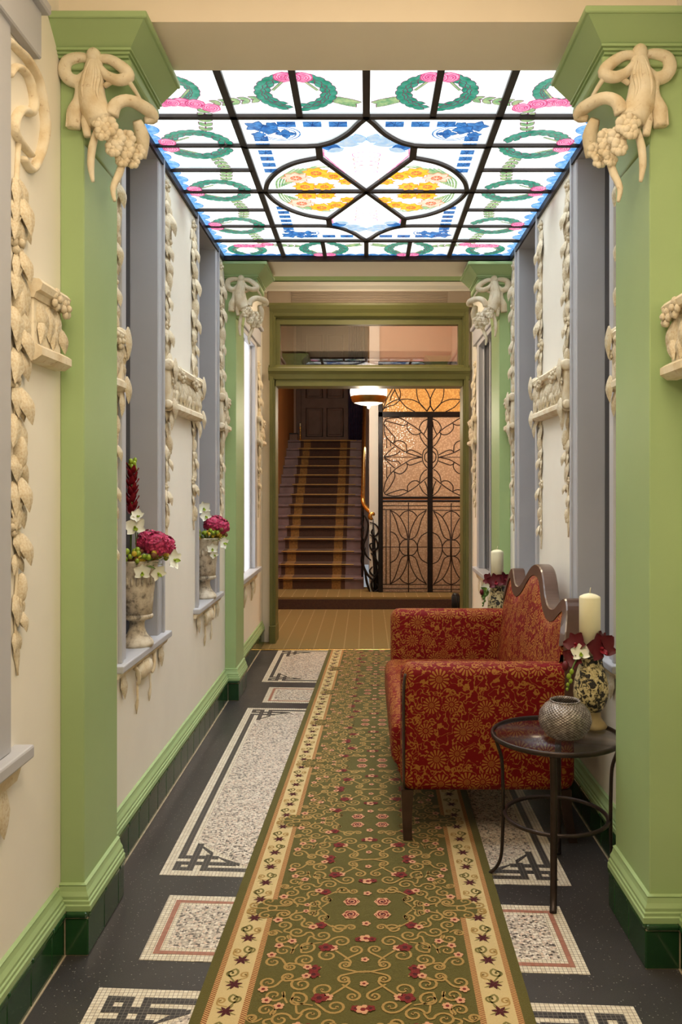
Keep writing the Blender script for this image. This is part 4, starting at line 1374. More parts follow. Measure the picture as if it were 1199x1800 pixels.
r_strip('field', -0.45+E[4], 0.45-E[4], 'runner_green')
for s in (-1, 1):
    f = lambda e: s*(0.45-e)
    for nm, a, b, mt in (('edge', E[0], E[1], 'runner_green'), ('rope_band', E[1], E[2], 'runner_rope'), ('cream_border', E[2], E[3], 'runner_cream'), ('rope_band', E[3], E[4], 'runner_rope')):
        q = sorted((f(a), f(b)))
        r_strip(nm, q[0], q[1], mt)
V0, VP = 2.763, 0.72
ZC = [0]
def spiral(m, cx, cy, r, a0, hand, w=0.0066, turns=1.35, tail=None, mi=0, z=0.0):
    ZC[0] = (ZC[0]+1) % 23
    z += ZC[0]*0.000016
    n = 18
    pts = []
    for i in range(n+1):
        f = i/n
        rr = r*(1-0.82*f)
        a = a0+hand*f*turns*2*PI
        pts.append((cx+rr*math.cos(a), cy+rr*math.sin(a)))
    if tail:
        tx, ty = -math.sin(a0)*hand, math.cos(a0)*hand
        p = pts[0]
        L = math.hypot(tail[0]-p[0], tail[1]-p[1])
        pre = smooth([tail, ((tail[0]+p[0]-tx*L*0.7)/2, (tail[1]+p[1]-ty*L*0.7)/2), p], 4)
        pts = pre[:-1]+pts
    k = len(pts)
    ws = [w*(0.55+0.6*math.sin(PI*min(1, 0.15+0.8*i/(k-1)))) for i in range(k)]
    m.strip(pts, ws, z, mi)
    m.poly([(pts[-1][0]+w*0.8*math.cos(i*PI/3), pts[-1][1]+w*0.8*math.sin(i*PI/3)) for i in range(6)], z, mi)
def blossom(m, x, y, r, mi, mc, z, n=5, rot_=0.0):
    for i in range(n):
        a = rot_+i*2*PI/n
        z += 0.00003
        m.poly([(x+r*0.55*math.cos(a)+r*0.42*math.cos(q*PI/3), y+r*0.55*math.sin(a)+r*0.42*math.sin(q*PI/3)) for q in range(6)], z, mi)
    m.poly([(x+r*0.36*math.cos(q*PI/3), y+r*0.36*math.sin(q*PI/3)) for q in range(6)], z+0.0001, mc)
Q_SP = [  # p, v, r, start angle, hand, stem root
    (0.085,0.128,0.026, 3.6, 1, (0.150,0.075)), (0.135,0.060,0.022, 1.2,-1, (0.150,0.010)), (0.048,0.118,0.018, 0.3,-1, (0.110,0.105)),
    (0.178,0.030,0.022, 2.0, 1, (0.150,0.000)), (0.225,0.055,0.028, 4.6, 1, (0.190,0.000)), (0.272,0.040,0.026, 2.4,-1, (0.235,0.010)),
    (0.185,0.098,0.024, 5.4, 1, (0.215,0.060)), (0.262,0.105,0.026, 1.8, 1, (0.235,0.150)), (0.215,0.145,0.030, 3.0,-1, (0.160,0.170)),
    (0.135,0.165,0.030, 0.2, 1, (0.180,0.205)), (0.075,0.200,0.030, 5.6,-1, (0.130,0.215)), (0.180,0.230,0.032, 1.2, 1, (0.135,0.205)),
    (0.258,0.185,0.028, 4.0,-1, (0.215,0.215)), (0.245,0.250,0.030, 2.6, 1, (0.205,0.215)), (0.030,0.245,0.022, 2.2, 1, (0.060,0.300)),
    (0.110,0.275,0.034, 4.2, 1, (0.050,0.330)), (0.175,0.300,0.030, 0.6,-1, (0.125,0.335)), (0.268,0.310,0.028, 3.6, 1, (0.220,0.340)),
    (0.055,0.325,0.020, 1.0,-1, (0.000,0.355)), (0.215,0.335,0.020, 5.0, 1, (0.160,0.350)), (0.290,0.150,0.016, 0.0, 1, (0.262,0.150))]
Q_ROSE = [(0.052, 0.042, 0.030)]
Q_FL = [(0.145,0.108,0.022,2), (0.168,0.118,0.017,4), (0.0,0.098,0.016,4), (0.120,0.235,0.024,2), (0.098,0.238,0.018,4), (0.0,0.185,0.022,4), (0.020,0.190,0.015,2),
        (0.262,0.225,0.016,4), (0.285,0.075,0.018,4), (0.225,0.200,0.016,4), (0.145,0.345,0.020,2), (0.165,0.338,0.015,4), (0.278,0.275,0.016,4), (0.0,0.300,0.014,4), (0.20,0.02,0.012,4)]
def decor(m, y0, rep):
    """one repeat of the field pattern, mapped onto the runner"""
    for sx in (-1, 1):
        for sy in (-1, 1):
            def T(p): return (sx*p[0], sy*p[1])
            for (p, v, r, a, h, tl) in Q_SP:
                k = MB()
                spiral(k, p, v, r, a, h, tail=tl)
                m.add([(sx*q[0], sy*q[1], 0.0003+q[2]+(0.00083 if sx > 0 else 0)+(0.00041 if sy > 0 else 0)) for q in k.v], k.f, 0)
            for (p, v, r) in Q_ROSE:
                k = MB()
                blossom(k, p, v, r, 4, 4, 0.0021, 6)
                blossom(k, p, v, r*0.82, 2, 3, 0.0024, 5, 0.4)
                k.strip([(p+r*(0.15+0.6*t/14)*math.cos(t*0.8), v+r*(0.15+0.6*t/14)*math.sin(t*0.8)) for t in range(15)], 0.004, 0.0028, 4)
                b = len(m.v)
                m.v += [(sx*q[0], sy*q[1], q[2]) for q in k.v]
                m.f += [[b+i for i in f] for f in k.f]; m.m += k.m; m.s += k.s
            for (p, v, r, mi) in Q_FL:
                if p == 0 and sx < 0: continue
                k = MB()
                blossom(k, p, v, r, mi, 3 if mi == 2 else 2, 0.0021+(0.0002 if sx > 0 else 0)+(0.0004 if sy > 0 else 0), 5, p*40)
                b = len(m.v)
                m.v += [(sx*q[0], sy*q[1], q[2]) for q in k.v]
                m.f += [[b+i for i in f] for f in k.f]; m.m += k.m; m.s += k.s
proto = MB(); decor(proto, 0, 0)
CM = ['runner_gold', 'runner_sage', 'runner_red', 'runner_wine', 'runner_rose', 'runner_green']
for rep in range(-2, 7):
    yb = V0+VP*rep
    m = MB()
    keep = [all(YA < yb+proto.v[i][1] < YB for i in f) for f in proto.f]
    m.v = [(rx(v[0], yb+v[1]), yb+v[1], RZ+v[2]) for v in proto.v]
    m.f = [f for f, k in zip(proto.f, keep) if k]; m.m = [a for a, k in zip(proto.m, keep) if k]; m.s = [False]*len(m.f)
    if m.f: m.build('scroll_pattern', CM, RUN, kind='stuff')
# border vines and the lobes that break into the border
bp = MB()
for k in range(6):
    v = -0.36+0.06+0.12*k
    lobe = abs(v) < 0.03
    if not (abs(v) < 0.05):
        for q in range(6):
            a = q*PI/3+k
            bp.strip([(0.0, v), (0.012*math.cos(a), v+0.012*math.sin(a)), (0.023*math.cos(a), v+0.023*math.sin(a))], [0.006, 0.010, 0.002], 0.0007+q*0.00003, 3)
        for q in range(4):
            a = q*PI/2+0.5
            bp.strip([(0.012*math.cos(a), v+0.012*math.sin(a)), (0.032*math.cos(a), v+0.030*math.sin(a))], [0.006, 0.002], 0.0004, 1)
    sgn = 1 if k % 2 else -1
    spiral(bp, sgn*0.018, v+0.055, 0.022, 2.0 if sgn > 0 else 1.0, sgn, 0.006, 1.2, (0.0, v+0.01), 1, 0.0003)
    spiral(bp, -sgn*0.022, v+0.045, 0.014, 2.0 if sgn > 0 else 1.0, -sgn, 0.005, 1.0, (0.0, v+0.02), 0, 0.0003)
for s in (-1, 1):
    for rep in range(-2, 7):
        yb = V0+VP*rep
        m = MB()
        keep = [all(YA < yb+bp.v[i][1] < YB for i in f) for f in bp.f]
        m.v = [(rx(s*(0.363+v[0]), yb+v[1]), yb+v[1], RZ+v[2]) for v in bp.v]
        m.f = [f for f, k in zip(bp.f, keep) if k]; m.m = [a for a, k in zip(bp.m, keep) if k]; m.s = [False]*len(m.f)
        if m.f: m.build('border_vine', CM, RUN, kind='stuff')
        if YA+0.1 < yb < YB-0.1:
            l = MB()
            for a, b, ra, rb in ((0.315, 0, 0.028, 0.06), (0.345, 0.018, 0.022, 0.022), (0.345, -0.018, 0.022, 0.022), (0.335, 0.045, 0.016, 0.018), (0.335, -0.045, 0.016, 0.018)):
                ZC[0] += 1; l.poly([(rx(s*(a+ra*math.cos(t*PI/7)), yb+b+rb*math.sin(t*PI/7)), yb+b+rb*math.sin(t*PI/7)) for t in range(14)], RZ+0.0009+(ZC[0] % 9)*0.00003, 5)
            k = MB()
            for sg in (-1, 1):
                spiral(k, 0.33, sg*0.045, 0.024, -sg*1.5, sg, 0.006, 1.1, (0.30, 0.0), 0, 0.0014)
                spiral(k, 0.27, sg*0.035, 0.022, -sg*1.2, -sg, 0.006, 1.1, (0.33, 0.0), 0, 0.0014)
                spiral(k, 0.375, sg*0.022, 0.018, -sg*1.2, sg, 0.005, 1.1, (0.33, 0.0), 1, 0.0014)
            l.add([(rx(s*v[0], yb+v[1]), yb+v[1], RZ+v[2]) for v in k.v], k.f, 0)
            l.build('border_lobe', CM, RUN)

# ------------------------------------------------------------------ stair hall beyond the doorway
HX0, HX1 = -1.27, 1.45
struct('floor', MB().box(HX0, HX1, Y_BRASS, 9.42, -0.1, 0.006), 'hall_carpet')
tag(MB().bbox(XL, XR, Y_BRASS-0.014, Y_BRASS+0.014, 0, 0.010, 0.004, 2).build('threshold_strip', 'brass'), 'narrow brass strip where the brown hall carpet begins', 'threshold')
st = thing('hall_step', (0, 9.6, 0), 'wide dark carpeted step in front of the stairs', 'step')
MB().bbox(HX0, HX1, 9.42, 10.3, 0, 0.15, 0.012, 2).build('step_block', 'hall_carpet', st)
MB().box(HX0, HX1, 9.412, 9.42, 0.0, 0.118).build('riser', 'stair_pile', st)
struct('wall_hall_left', MB().box(HX0-0.2, HX0, 7.62, 15, 0, 4.5), 'hall_wall')
struct('wall_hall_right', MB().box(HX1, HX1+0.2, 7.62, 9.9, 0, 4.5), 'hall_wall')
struct('wall_stair_end', MB().box(HX0-0.2, 2.8, 14.75, 14.95, 0, 4.5), 'hall_upper')
struct('wall_above_screen', MB().box(0.03, HX1+0.3, 9.86, 9.98, 2.80, 4.5), 'hall_upper')
struct('wall_stair_side', MB().box(0.035, 0.155, 9.84, 14.75, 0.15, 4.5), 'pale_pillar')
struct('ceiling', MB().box(HX0-0.2, 2.8, 7.55, 15, 4.45, 4.6), 'hall_upper')
struct('wall_back_room', MB().box(0.155, 2.8, 12.4, 12.6, 0, 4.5).box(2.6, 2.8, 9.9, 12.4, 0, 4.5), 'hall_wall')
struct('floor', MB().box(0.155, 2.8, 10.3, 12.4, 0.0, 0.15), 'hall_carpet')
for s, x in ((-1, -1.02), (1, 0.94)):
    pb = thing('fluted_post_base', (x, 8.85, 0), 'short black fluted post base at the %s side of the hall floor' % ('left' if s < 0 else 'right'), 'post base')
    MB().bbox(x-0.05, x+0.05, 8.80, 8.90, 0.006, 0.05, 0.006, 2).build('foot', 'dark_plinth', pb)
    MB().lathe([(0.040,0.05),(0.040,0.24),(0.030,0.26)], (x, 8.85, 0), 16).build('post', 'dark_plinth', pb)
    for q in range(8):
        a = PI+q*PI/7
        MB().tube([(x+0.04*math.cos(a), 8.85+0.04*math.sin(a), 0.055), (x+0.04*math.cos(a), 8.85+0.04*math.sin(a), 0.235)], 0.006, 6).build('flute', 'dark_plinth', pb)
# stairs
NST, RISE, RUNL, SY0 = 14, 0.14, 0.255, 10.08
stair = thing('staircase', (-0.65, SY0, 0.15), 'dark wooden staircase rising beyond the doorway', 'staircase')
rn = thing('stair_carpet', (-0.65, SY0, 0.15), 'dark patterned carpet with gold borders running up the staircase', 'carpet')
SX0, SX1 = HX0+0.022, -0.03
CX0, CX1 = -1.045, -0.255
for i in range(NST):
    z = 0.15+RISE*(i+1); y = SY0+RUNL*i
    back = y+RUNL+0.01 if i < NST-1 else 14.728
    MB().bbox(SX0, SX1, y-0.022, back, z-0.035, z, 0.01, 2).build('tread', 'stair_wood', stair)
    MB().box(SX0, SX1, y, y+0.02, z-RISE, z-0.035).build('riser', 'stair_wood', stair)
    m = MB()
    t = 0.006
    prof = [(y-0.001, z-RISE), (y-0.001, z-0.038), (y-0.026, z-0.03), (y-0.028, z-0.01), (y-0.022, z+t), (back if i < NST-1 else y+0.8, z+t),
            (back if i < NST-1 else y+0.8, z), (y-0.02, z), (y-0.022, z-0.03), (y+0.004, z-0.038), (y+0.004, z-RISE)]
    m.prism(prof, 'x', CX0, CX1)
    cf = m.build('carpet_fold', 'stair_pile', rn)
    pg = [(a-0.002, b+0.002) for a, b in prof]
    for a, b in ((CX0+0.05, CX0+0.16), (CX1-0.16, CX1-0.05)):
        k = MB().prism(pg, 'x', a, b); k.build('gold_border', 'stair_gold', cf)
    MB().tube([(CX0-0.02, y-0.029, z-0.008), (CX1+0.10, y-0.029, z-0.008)], 0.007, 6).build('lit_nosing_strip', 'lit_nosing_gold', rn)  # added strip, its colour paints the lit edge of the tread
LZ = 0.15+RISE*NST
# door on the landing
dr = thing('door_2', (-0.73, 14.7, LZ), 'dark brown panelled door at the top of the stairs', 'door', kind='structure')
DX0, DX1 = -1.135, -0.315
MB().bbox(DX0-0.09, DX1+0.09, 14.70, 14.75, LZ, LZ+2.15, 0.004).build('door_frame', 'dark_door', dr)
MB().bbox(DX0, DX1, 14.67, 14.70, LZ+0.01, LZ+2.05, 0.004).build('door_leaf', 'dark_door', dr)
for (a, b) in ((DX0+0.09, DX0+0.37), (DX1-0.37, DX1-0.09)):
    for (z0, z1) in ((LZ+0.13, LZ+0.62), (LZ+0.80, LZ+1.9)):
        m = MB(); 
        m.tube([(a,14.668,z0),(b,14.668,z0),(b,14.668,z1),(a,14.668,z1)], 0.012, 6, closed=True); m.build('panel_moulding', 'dark_door', dr)
        MB().bbox(a+0.03, b-0.03, 14.655, 14.67, z0+0.03, z1-0.03, 0.01, 1).build('door_panel', 'dark_door', dr)
ct = thing('curtain', (-0.17, 14.55, LZ), 'dark purple curtain hanging beside the door at the stair top', 'curtain')
m = MB()
pts = [(-0.31+0.28*i/40, 14.58+0.025*math.sin(i*1.1)) for i in range(41)]
m.prism(pts+[(x, y+0.012) for x, y in pts[::-1]], 'z', LZ+0.01, LZ+2.1, sm=True)
m.build('cloth', 'curtain_cloth', ct)
MB().tube([(-0.36,14.58,LZ+2.12),(0.0,14.58,LZ+2.12)], 0.012, 8).build('curtain_rod', 'old_brass', ct)
cs = thing('candlestick', (-1.075, 13.7, LZ), 'slender brass candlestick standing at the top of the stairs', 'candlestick')
MB().lathe([(0.045,0.006),(0.045,0.015),(0.018,0.035),(0.012,0.07),(0.02,0.085),(0.010,0.10),(0.009,0.15),(0.016,0.165),(0.009,0.18),(0.018,0.215),(0.014,0.235)], (-1.075,13.7,LZ), 16).build('stem', 'brass', cs)
MB().lathe([(0.009,0.235),(0.009,0.285),(0.003,0.29)], (-1.075,13.7,LZ), 10).build('candle_stub', 'wax', cs)
bx_ = thing('wooden_box', (-1.19, 13.75, LZ), 'small dark box beside the candlestick on the stair landing', 'box')
MB().bbox(-1.25, -1.12, 13.68, 13.86, LZ, LZ+0.11, 0.005).build('body', 'dark_door', bx_)
MB().bbox(-1.255, -1.115, 13.675, 13.865, LZ+0.11, LZ+0.13, 0.005).build('lid', 'dark_plinth', bx_)

# banister: brass handrail over wrought iron scrollwork
bn = thing('stair_banister', (0, 9.9, 0.15), 'black wrought iron banister with polished brass handrail ending in a curl', 'banister')
rail = smooth([px(654,912,9.86), px(651,910,9.85), px(652,904,9.85), px(657,903,9.86), px(657,908,9.87), px(652,901,9.89), px(644,893,9.95), px(639,884,10.02), px(638,872,10.10), (-0.035,10.6,1.56), (-0.03,11.5,2.055), (-0.025,12.4,2.55), (-0.02,13.3,3.04)], 6)
MB().tube(rail, 0.026, 10).build('handrail', 'brass', bn)
for i in range(12):
    y = SY0+0.06+RUNL*i; z = 0.15+RISE*(i+1)
    top = 1.29+(y-10.1)*0.549
    MB().tube([(-0.05,y,z),(-0.05,y,top)], 0.010, 6).build('baluster', 'black_iron', bn)
    for k in range(3):
        zc = z+0.18+0.27*k
        sp = [(-0.05+0.012*math.sin(t), y+0.11+(0.10-0.006*t)*math.cos(t*0.62+k), zc+(0.11-0.0065*t)*math.sin(t*0.62+k)) for t in range(15)]
        MB().tube(sp, [0.011-0.0004*t for t in range(15)], 6).build('iron_scroll', 'black_iron', bn)
def P9(x, y, dd=9.86): return px(x, y, dd)
MB().tube([P9(656,912), P9(657,960), P9(660,1000), P9(662,1041)], [0.022,0.030,0.034,0.045], 8).build('newel', 'black_iron', bn)
for pts, r in (([(650,918),(660,922),(666,932),(660,942),(653,936),(656,929)], 0.010), ([(650,940),(661,948),(664,962),(655,968),(650,958),(656,954)], 0.011),
               ([(640,905),(647,920),(645,940),(639,958),(643,975),(652,985)], 0.013), ([(652,972),(662,985),(666,1000),(658,1012),(650,1004),(655,996)], 0.012),
               ([(642,962),(638,990),(646,1010),(656,1020)], 0.014), ([(668,1000),(661,1012),(653,1026),(658,1040),(666,1034),(662,1026)], 0.014),
               ([(641,1002),(645,1024),(650,1040)], 0.014), ([(640,930),(636,945),(641,950)], 0.010)):
    q = smooth([P9(*p, 9.82) for p in pts], 5)
    MB().tube(q, [r*(0.6+0.5*math.sin(PI*i/(len(q)-1))) for i in range(len(q))], 7).build('iron_scroll', 'black_iron', bn)

# leaded glass screen
YS = 9.80
sc = thing('leaded_glass_screen', (0.7, YS, 0.15), 'iron framed leaded glass screen with curved floral leading beside the stairs', 'glass screen')
def S(x, y): 
    p = px(x, y, YS); return (p[0], p[2])
def frame(x0, x1, y0, y1, dpt=0.03, nm='frame_bar'):
    a, b = S(x0, y1), S(x1, y0)
    MB().bbox(a[0], b[0], YS-dpt, YS+dpt*0.6, max(0.15, a[1]), b[1], 0.004).build(nm, 'black_iron', sc)
def glass(x0, x1, y0, y1, mt):
    a, b = S(x0, y1), S(x1, y0)
    MB().box(a[0], b[0], YS+0.004, YS+0.010, a[1], b[1]).build('pane', mt, sc)
XE = 858
glass(668, XE, 640, 727, 'hammered_amber')
glass(673, 754, 733, 876, 'hammered_rose'); glass(757, 838, 733, 876, 'hammered_rose')
glass(673, 752, 882, 1042, 'hammered_rose'); glass(759, 838, 882, 1042, 'hammered_rose')
frame(665, 673, 640, 1046); frame(751.5, 760.5, 733, 1046); frame(838, 846, 640, 1046)
frame(665, XE, 724, 733.5); frame(670, 846, 873, 876.5, 0.026); frame(670, 846, 879, 882.5, 0.026); frame(670, 846, 1041, 1046)
frame(665, XE, 636, 641)
def came(pts, r=0.006, closed=False, n=5, sm=True):
    q = smooth(pts, n) if sm and len(pts) > 2 else pts
    MB().tube([(S(x,y)[0], YS-0.003, S(x,y)[1]) for x, y in q], r, 6, closed=closed).build('lead_came', 'came_lead', sc)
k7 = 7.053
A = lambda pts: [(660+x/k7, 670+y/k7) for x, y in pts]
def both(pts, r=0.006, ax=680):
    """a curve and its mirror about the middle stile"""
    came(A(pts), r); came(A([(2*ax-x, y) for x, y in pts]), r)
# upper lights
both([(105,520),(140,470),(290,455),(410,520),(545,610),(645,720)]); both([(105,520),(110,620),(140,700),(250,800),(385,885),(575,945)])
both([(120,490),(230,520),(345,548),(405,520)]); both([(395,530),(395,590),(450,650),(510,665),(560,640),(555,600)])
both([(110,540),(190,640),(240,700),(230,760)]); both([(225,770),(265,740),(330,745),(380,790),(390,880)])
both([(385,885),(420,855),(480,865),(575,915)]); both([(545,600),(550,560),(590,500),(650,470)]); both([(650,500),(640,570),(600,660)])
both([(548,640),(560,700),(610,780),(645,810)]); both([(655,815),(600,860),(582,945),(600,1020),(655,1090)]); both([(650,870),(615,905),(610,945),(620,985),(650,1010)])
both([(105,940),(180,860),(240,810)]); both([(105,945),(150,1000),(240,1080)]); both([(110,940),(250,910),(310,860)]); both([(110,945),(190,990),(280,995),(310,1035)])
both([(575,945),(450,970),(375,1010),(250,1090),(150,1200),(105,1330),(110,1380),(140,1410),(250,1425),(350,1400),(470,1330),(560,1260),(645,1190)])
both([(385,1005),(395,1060),(360,1120),(300,1150),(225,1120)]); both([(385,1020),(430,1040),(500,1020),(580,990)]); both([(235,1130),(240,1190),(180,1310),(110,1390)])
both([(140,1405),(230,1370),(340,1345),(405,1370)]); both([(400,1370),(400,1300),(450,1245),(510,1235),(550,1260)]); both([(548,1250),(560,1180),(600,1120),(640,1095)])
both([(545,1290),(590,1370),(650,1420)]); both([(610,1240),(640,1320),(650,1400)])
came(A([(110,943),(580,943)]), 0.004, sm=False); came(A([(780,943),(1250,943)]), 0.004, sm=False)
for x in (140, 188):
    for ya, yb in ((690, 830), (1030, 1200)) if x == 140 else ((740, 810), (1065, 1140)):
        both([(x, ya), (x, yb)], 0.005)
# top light
both([(80,370),(150,290),(240,240),(300,230),(420,225),(540,270),(640,375)]); both([(80,350),(170,310),(240,290),(300,235)]); both([(300,230),(380,320),(490,380)])
both([(295,225),(260,150),(235,90),(215,0)]); both([(300,220),(312,150),(290,80),(270,0)]); both([(180,245),(200,180),(240,110)]); both([(100,330),(140,220),(210,90),(230,0)])
both([(640,370),(560,290),(520,200),(510,90),(520,0)]); both([(640,375),(680,300),(680,230),(650,150),(615,90),(560,0)]); both([(680,300),(640,370)])
# lower lights
B = lambda pts: [(660+x/k7, 860+y/k7) for x, y in pts]
for dx in (0, 530):
    ox = lambda pts: B([(x+dx, y+(8 if dx else 0)) for x, y in pts])
    for f in (1, -1):
        m_ = lambda pts: ox([(410+(x-410)*f, y) for x, y in pts])
        came(m_([(190,262),(280,320),(340,410),(385,520),(400,610)])); came(m_([(190,262),(250,380),(285,500),(320,580),(370,615),(405,618)]))
        came(m_([(190,1172),(300,1100),(370,980),(398,880),(403,820)])); came(m_([(190,1172),(240,1090),(285,960),(320,860),(370,825),(405,820)]))
        came(m_([(405,620),(350,630),(308,680),(300,718),(308,760),(350,812),(405,820)]))
        came(m_([(410,262),(350,285),(305,335)])); came(m_([(410,1172),(350,1150),(305,1105)]))
    came(ox([(410,165),(410,1275)]), 0.006, sm=False)
    came(ox([(407,600),(407,830)]), 0.012, sm=False)
    for y in (205, 252, 1180, 1232): came(ox([(92,y),(640,y)]) if dx == 0 else ox([(180,y),(720,y)]), 0.0055, sm=False)
    came(ox([(92,717),(640,717)]) if dx == 0 else ox([(180,717),(720,717)]), 0.0045, sm=False)
came(B([(184,255),(184,1180)]), 0.006, sm=False); came(B([(132,255),(132,1180)]), 0.0055, sm=False)
came(B([(184,525),(250,560),(293,650),(297,718),(290,790),(250,870),(184,910)])); came(B([(650,530),(570,580),(528,660),(524,718),(530,790),(570,870),(650,920)]))
came(B([(705,535),(770,570),(815,650),(828,725),(820,800),(775,890),(705,925)]))

# pendant lamp
LX, LY = 0.024, 8.7
pl = thing('pendant_lamp', (LX, LY, 2.2), 'glowing milk glass pendant lamp with brass band in the stair hall', 'lamp')
MB().lathe([(0.168,2.29),(0.186,2.315),(0.193,2.36),(0.186,2.41),(0.15,2.455),(0.08,2.48),(0.05,2.485)], (LX,LY,0), 32).build('globe', 'lamp_milk_glass', pl)
MB().lathe([(0.150,2.242),(0.172,2.262),(0.183,2.290),(0.186,2.300),(0.186,2.312),(0.160,2.312)], (LX,LY,0), 32, caps=False).build('band', 'old_brass', pl)
MB().lathe([(0.02,2.218),(0.09,2.226),(0.150,2.246),(0.150,2.25)], (LX,LY,0), 32).build('lower_glass', 'lamp_milk_glass', pl)
MB().lathe([(0.004,2.185),(0.014,2.195),(0.018,2.21),(0.012,2.222)], (LX,LY,0), 12).build('finial', 'lamp_milk_glass', pl)
MB().tube([(LX,LY,2.48),(LX,LY,4.45)], 0.008, 8).build('rod', 'old_brass', pl)
point('pendant_lamp_light', (LX, LY, 2.12), 26, (1.0, 0.86, 0.66), 0.08)
# ------------------------------------------------------------------ sofa
YC, HL = 4.00, 0.74
so = thing('sofa', (0.45, YC, 0), 'small red and gold brocade sofa with a wavy carved wooden back rail', 'sofa')
AX0, AX1 = 0.135, 0.815
AT, AZ = 0.125, 0.700
for s in (-1, 1):
    y0, y1 = sorted((YC+s*HL, YC+s*(HL-AT)))
    MB().bbox(AX0, AX1, y0, y1, 0.205, AZ if s < 0 else AZ+0.012, 0.048, 5, sm=True).build('armrest', 'brocade', so, uv=True)
    yo = YC+s*HL
    tr = [(AX0+0.012, yo-s*0.020, 0.215), (AX0+0.010, yo-s*0.010, 0.40), (AX0+0.010, yo-s*0.010, 0.60), (AX0+0.018, yo-s*0.014, 0.665)]
    MB().tube(smooth(tr, 4), 0.006, 6).build('braid_trim', 'dark_wood', so)
m = MB().bbox(0.100, 0.76, YC-HL+AT-0.01, YC+HL-AT+0.01, 0.255, 0.452, 0.055, 5, sm=True)
m.build('seat', 'brocade', so, uv=True)
m = MB()
m.prism([(0.118,0.30),(0.145,0.205),(0.72,0.205),(0.72,0.30)], 'y', YC-HL+AT-0.01, YC+HL-AT+0.01)
m.build('apron', 'brocade', so, uv=True)
half = [(0.0,1.020),(0.06,1.016),(0.12,1.000),(0.18,0.968),(0.24,0.925),(0.30,0.893),(0.36,0.875),(0.42,0.873),(0.48,0.885),(0.54,0.918),(0.59,0.940),(0.635,0.938),(0.675,0.905),(0.70,0.850),(0.725,0.780)]
crest = [(-a, b) for a, b in half[::-1]]+half[1:]
crest = smooth(crest, 3)
def bx(z): return 0.715+0.095*max(0, (z-0.45))/0.55       # front of the leaning back
m = MB()
vs, fs = [], []
for t, z in crest:
    zt = max(0.47, z-0.048)
    for q in range(7):
        f = q/6
        zz = 0.42+(zt-0.42)*f
        puff = 0.026*math.sin(PI*min(1, f*0.95+0.05))*math.cos(t/0.78*PI/2)
        vs.append((bx(zz)-puff, YC+t*0.955, zz))
    for q in range(7):
        f = q/6
        zz = 0.42+(zt-0.42)*f
        vs.append((bx(zz)+0.06, YC+t*0.955, zz))
n = len(crest)
for i in range(n-1):
    for q in range(13):
        if q == 6: continue
        a, b = i*14+q, (i+1)*14+q
        fs.append((a, a+1, b+1, b) if q < 6 else (b, b+1, a+1, a))
    fs.append((i*14+6, i*14+13, (i+1)*14+13, (i+1)*14+6))
m.add(vs, fs, 0, True)
m.build('back_cushion', 'brocade', so, uv=True)
m = MB()
vs, fs = [], []
for i, (t, z) in enumerate(crest):
    a = crest[max(i-1,0)]; b = crest[min(i+1,n-1)]
    dx, dz = b[0]-a[0], b[1]-a[1]; L = math.hypot(dx, dz)
    nx, nz = dz/L*0.052, -dx/L*0.052
    yo, zo = YC+t, z
    yi, zi = YC+t+nx, z+nz
    x0 = bx(z)-0.004
    vs += [(x0,yo,zo-0.004),(x0+0.006,yo,zo),(x0+0.062,yo,zo),(x0+0.066,yo,zo-0.004),(x0+0.066-0.008,yi,zi),(x0-0.008,yi,zi)]
for i in range(n-1):
    for j in range(6):
        fs.append((6*i+j, 6*i+(j+1)%6, 6*i+6+(j+1)%6, 6*i+6+j))
fs += [(0,1,2,3,4,5), tuple(6*(n-1)+j for j in range(6))[::-1]]
m.add(vs, fs, 0, False)
m.build('crest_rail', 'crest_wood', so)
for s in (-1, 1):
    yo = YC+s*0.728
    MB().add(*(lambda q: (q, [(0,3,2,1),(4,5,6,7),(0,1,5,4),(1,2,6,5),(2,3,7,6),(3,0,4,7)]))(
        [(0.765,yo-0.018,0.42),(0.845,yo-0.018,0.42),(0.845,yo+0.018,0.42),(0.765,yo+0.018,0.42),(0.770,yo-0.018,0.79),(0.842,yo-0.018,0.79),(0.842,yo+0.018,0.79),(0.770,yo+0.018,0.79)])).build('back_post', 'crest_wood', so)
    for x, dx in ((AX0+0.025, -0.002), (0.775, 0.03)):
        yy = YC+s*(HL-0.045)
        m = MB()
        a, b = 0.024, 0.017
        z = [0.0105 if x < 0.5 else 0.0, 0.10, 0.21]
        ring = lambda c, h, zz: [(c-h,yy-h,zz),(c+h,yy-h,zz),(c+h,yy+h,zz),(c-h,yy+h,zz)]
        vs = ring(x+dx+0.004, b, z[0])+ring(x+dx*0.4, b+0.002, z[1])+ring(x, a, z[2])
        fs = [(0,3,2,1),(8,9,10,11)]
        for k in (0, 4):
            for j in range(4): fs.append((k+j, k+(j+1)%4, k+4+(j+1)%4, k+4+j))
        m.add(vs, fs)
        m.build('leg', 'dark_wood', so)

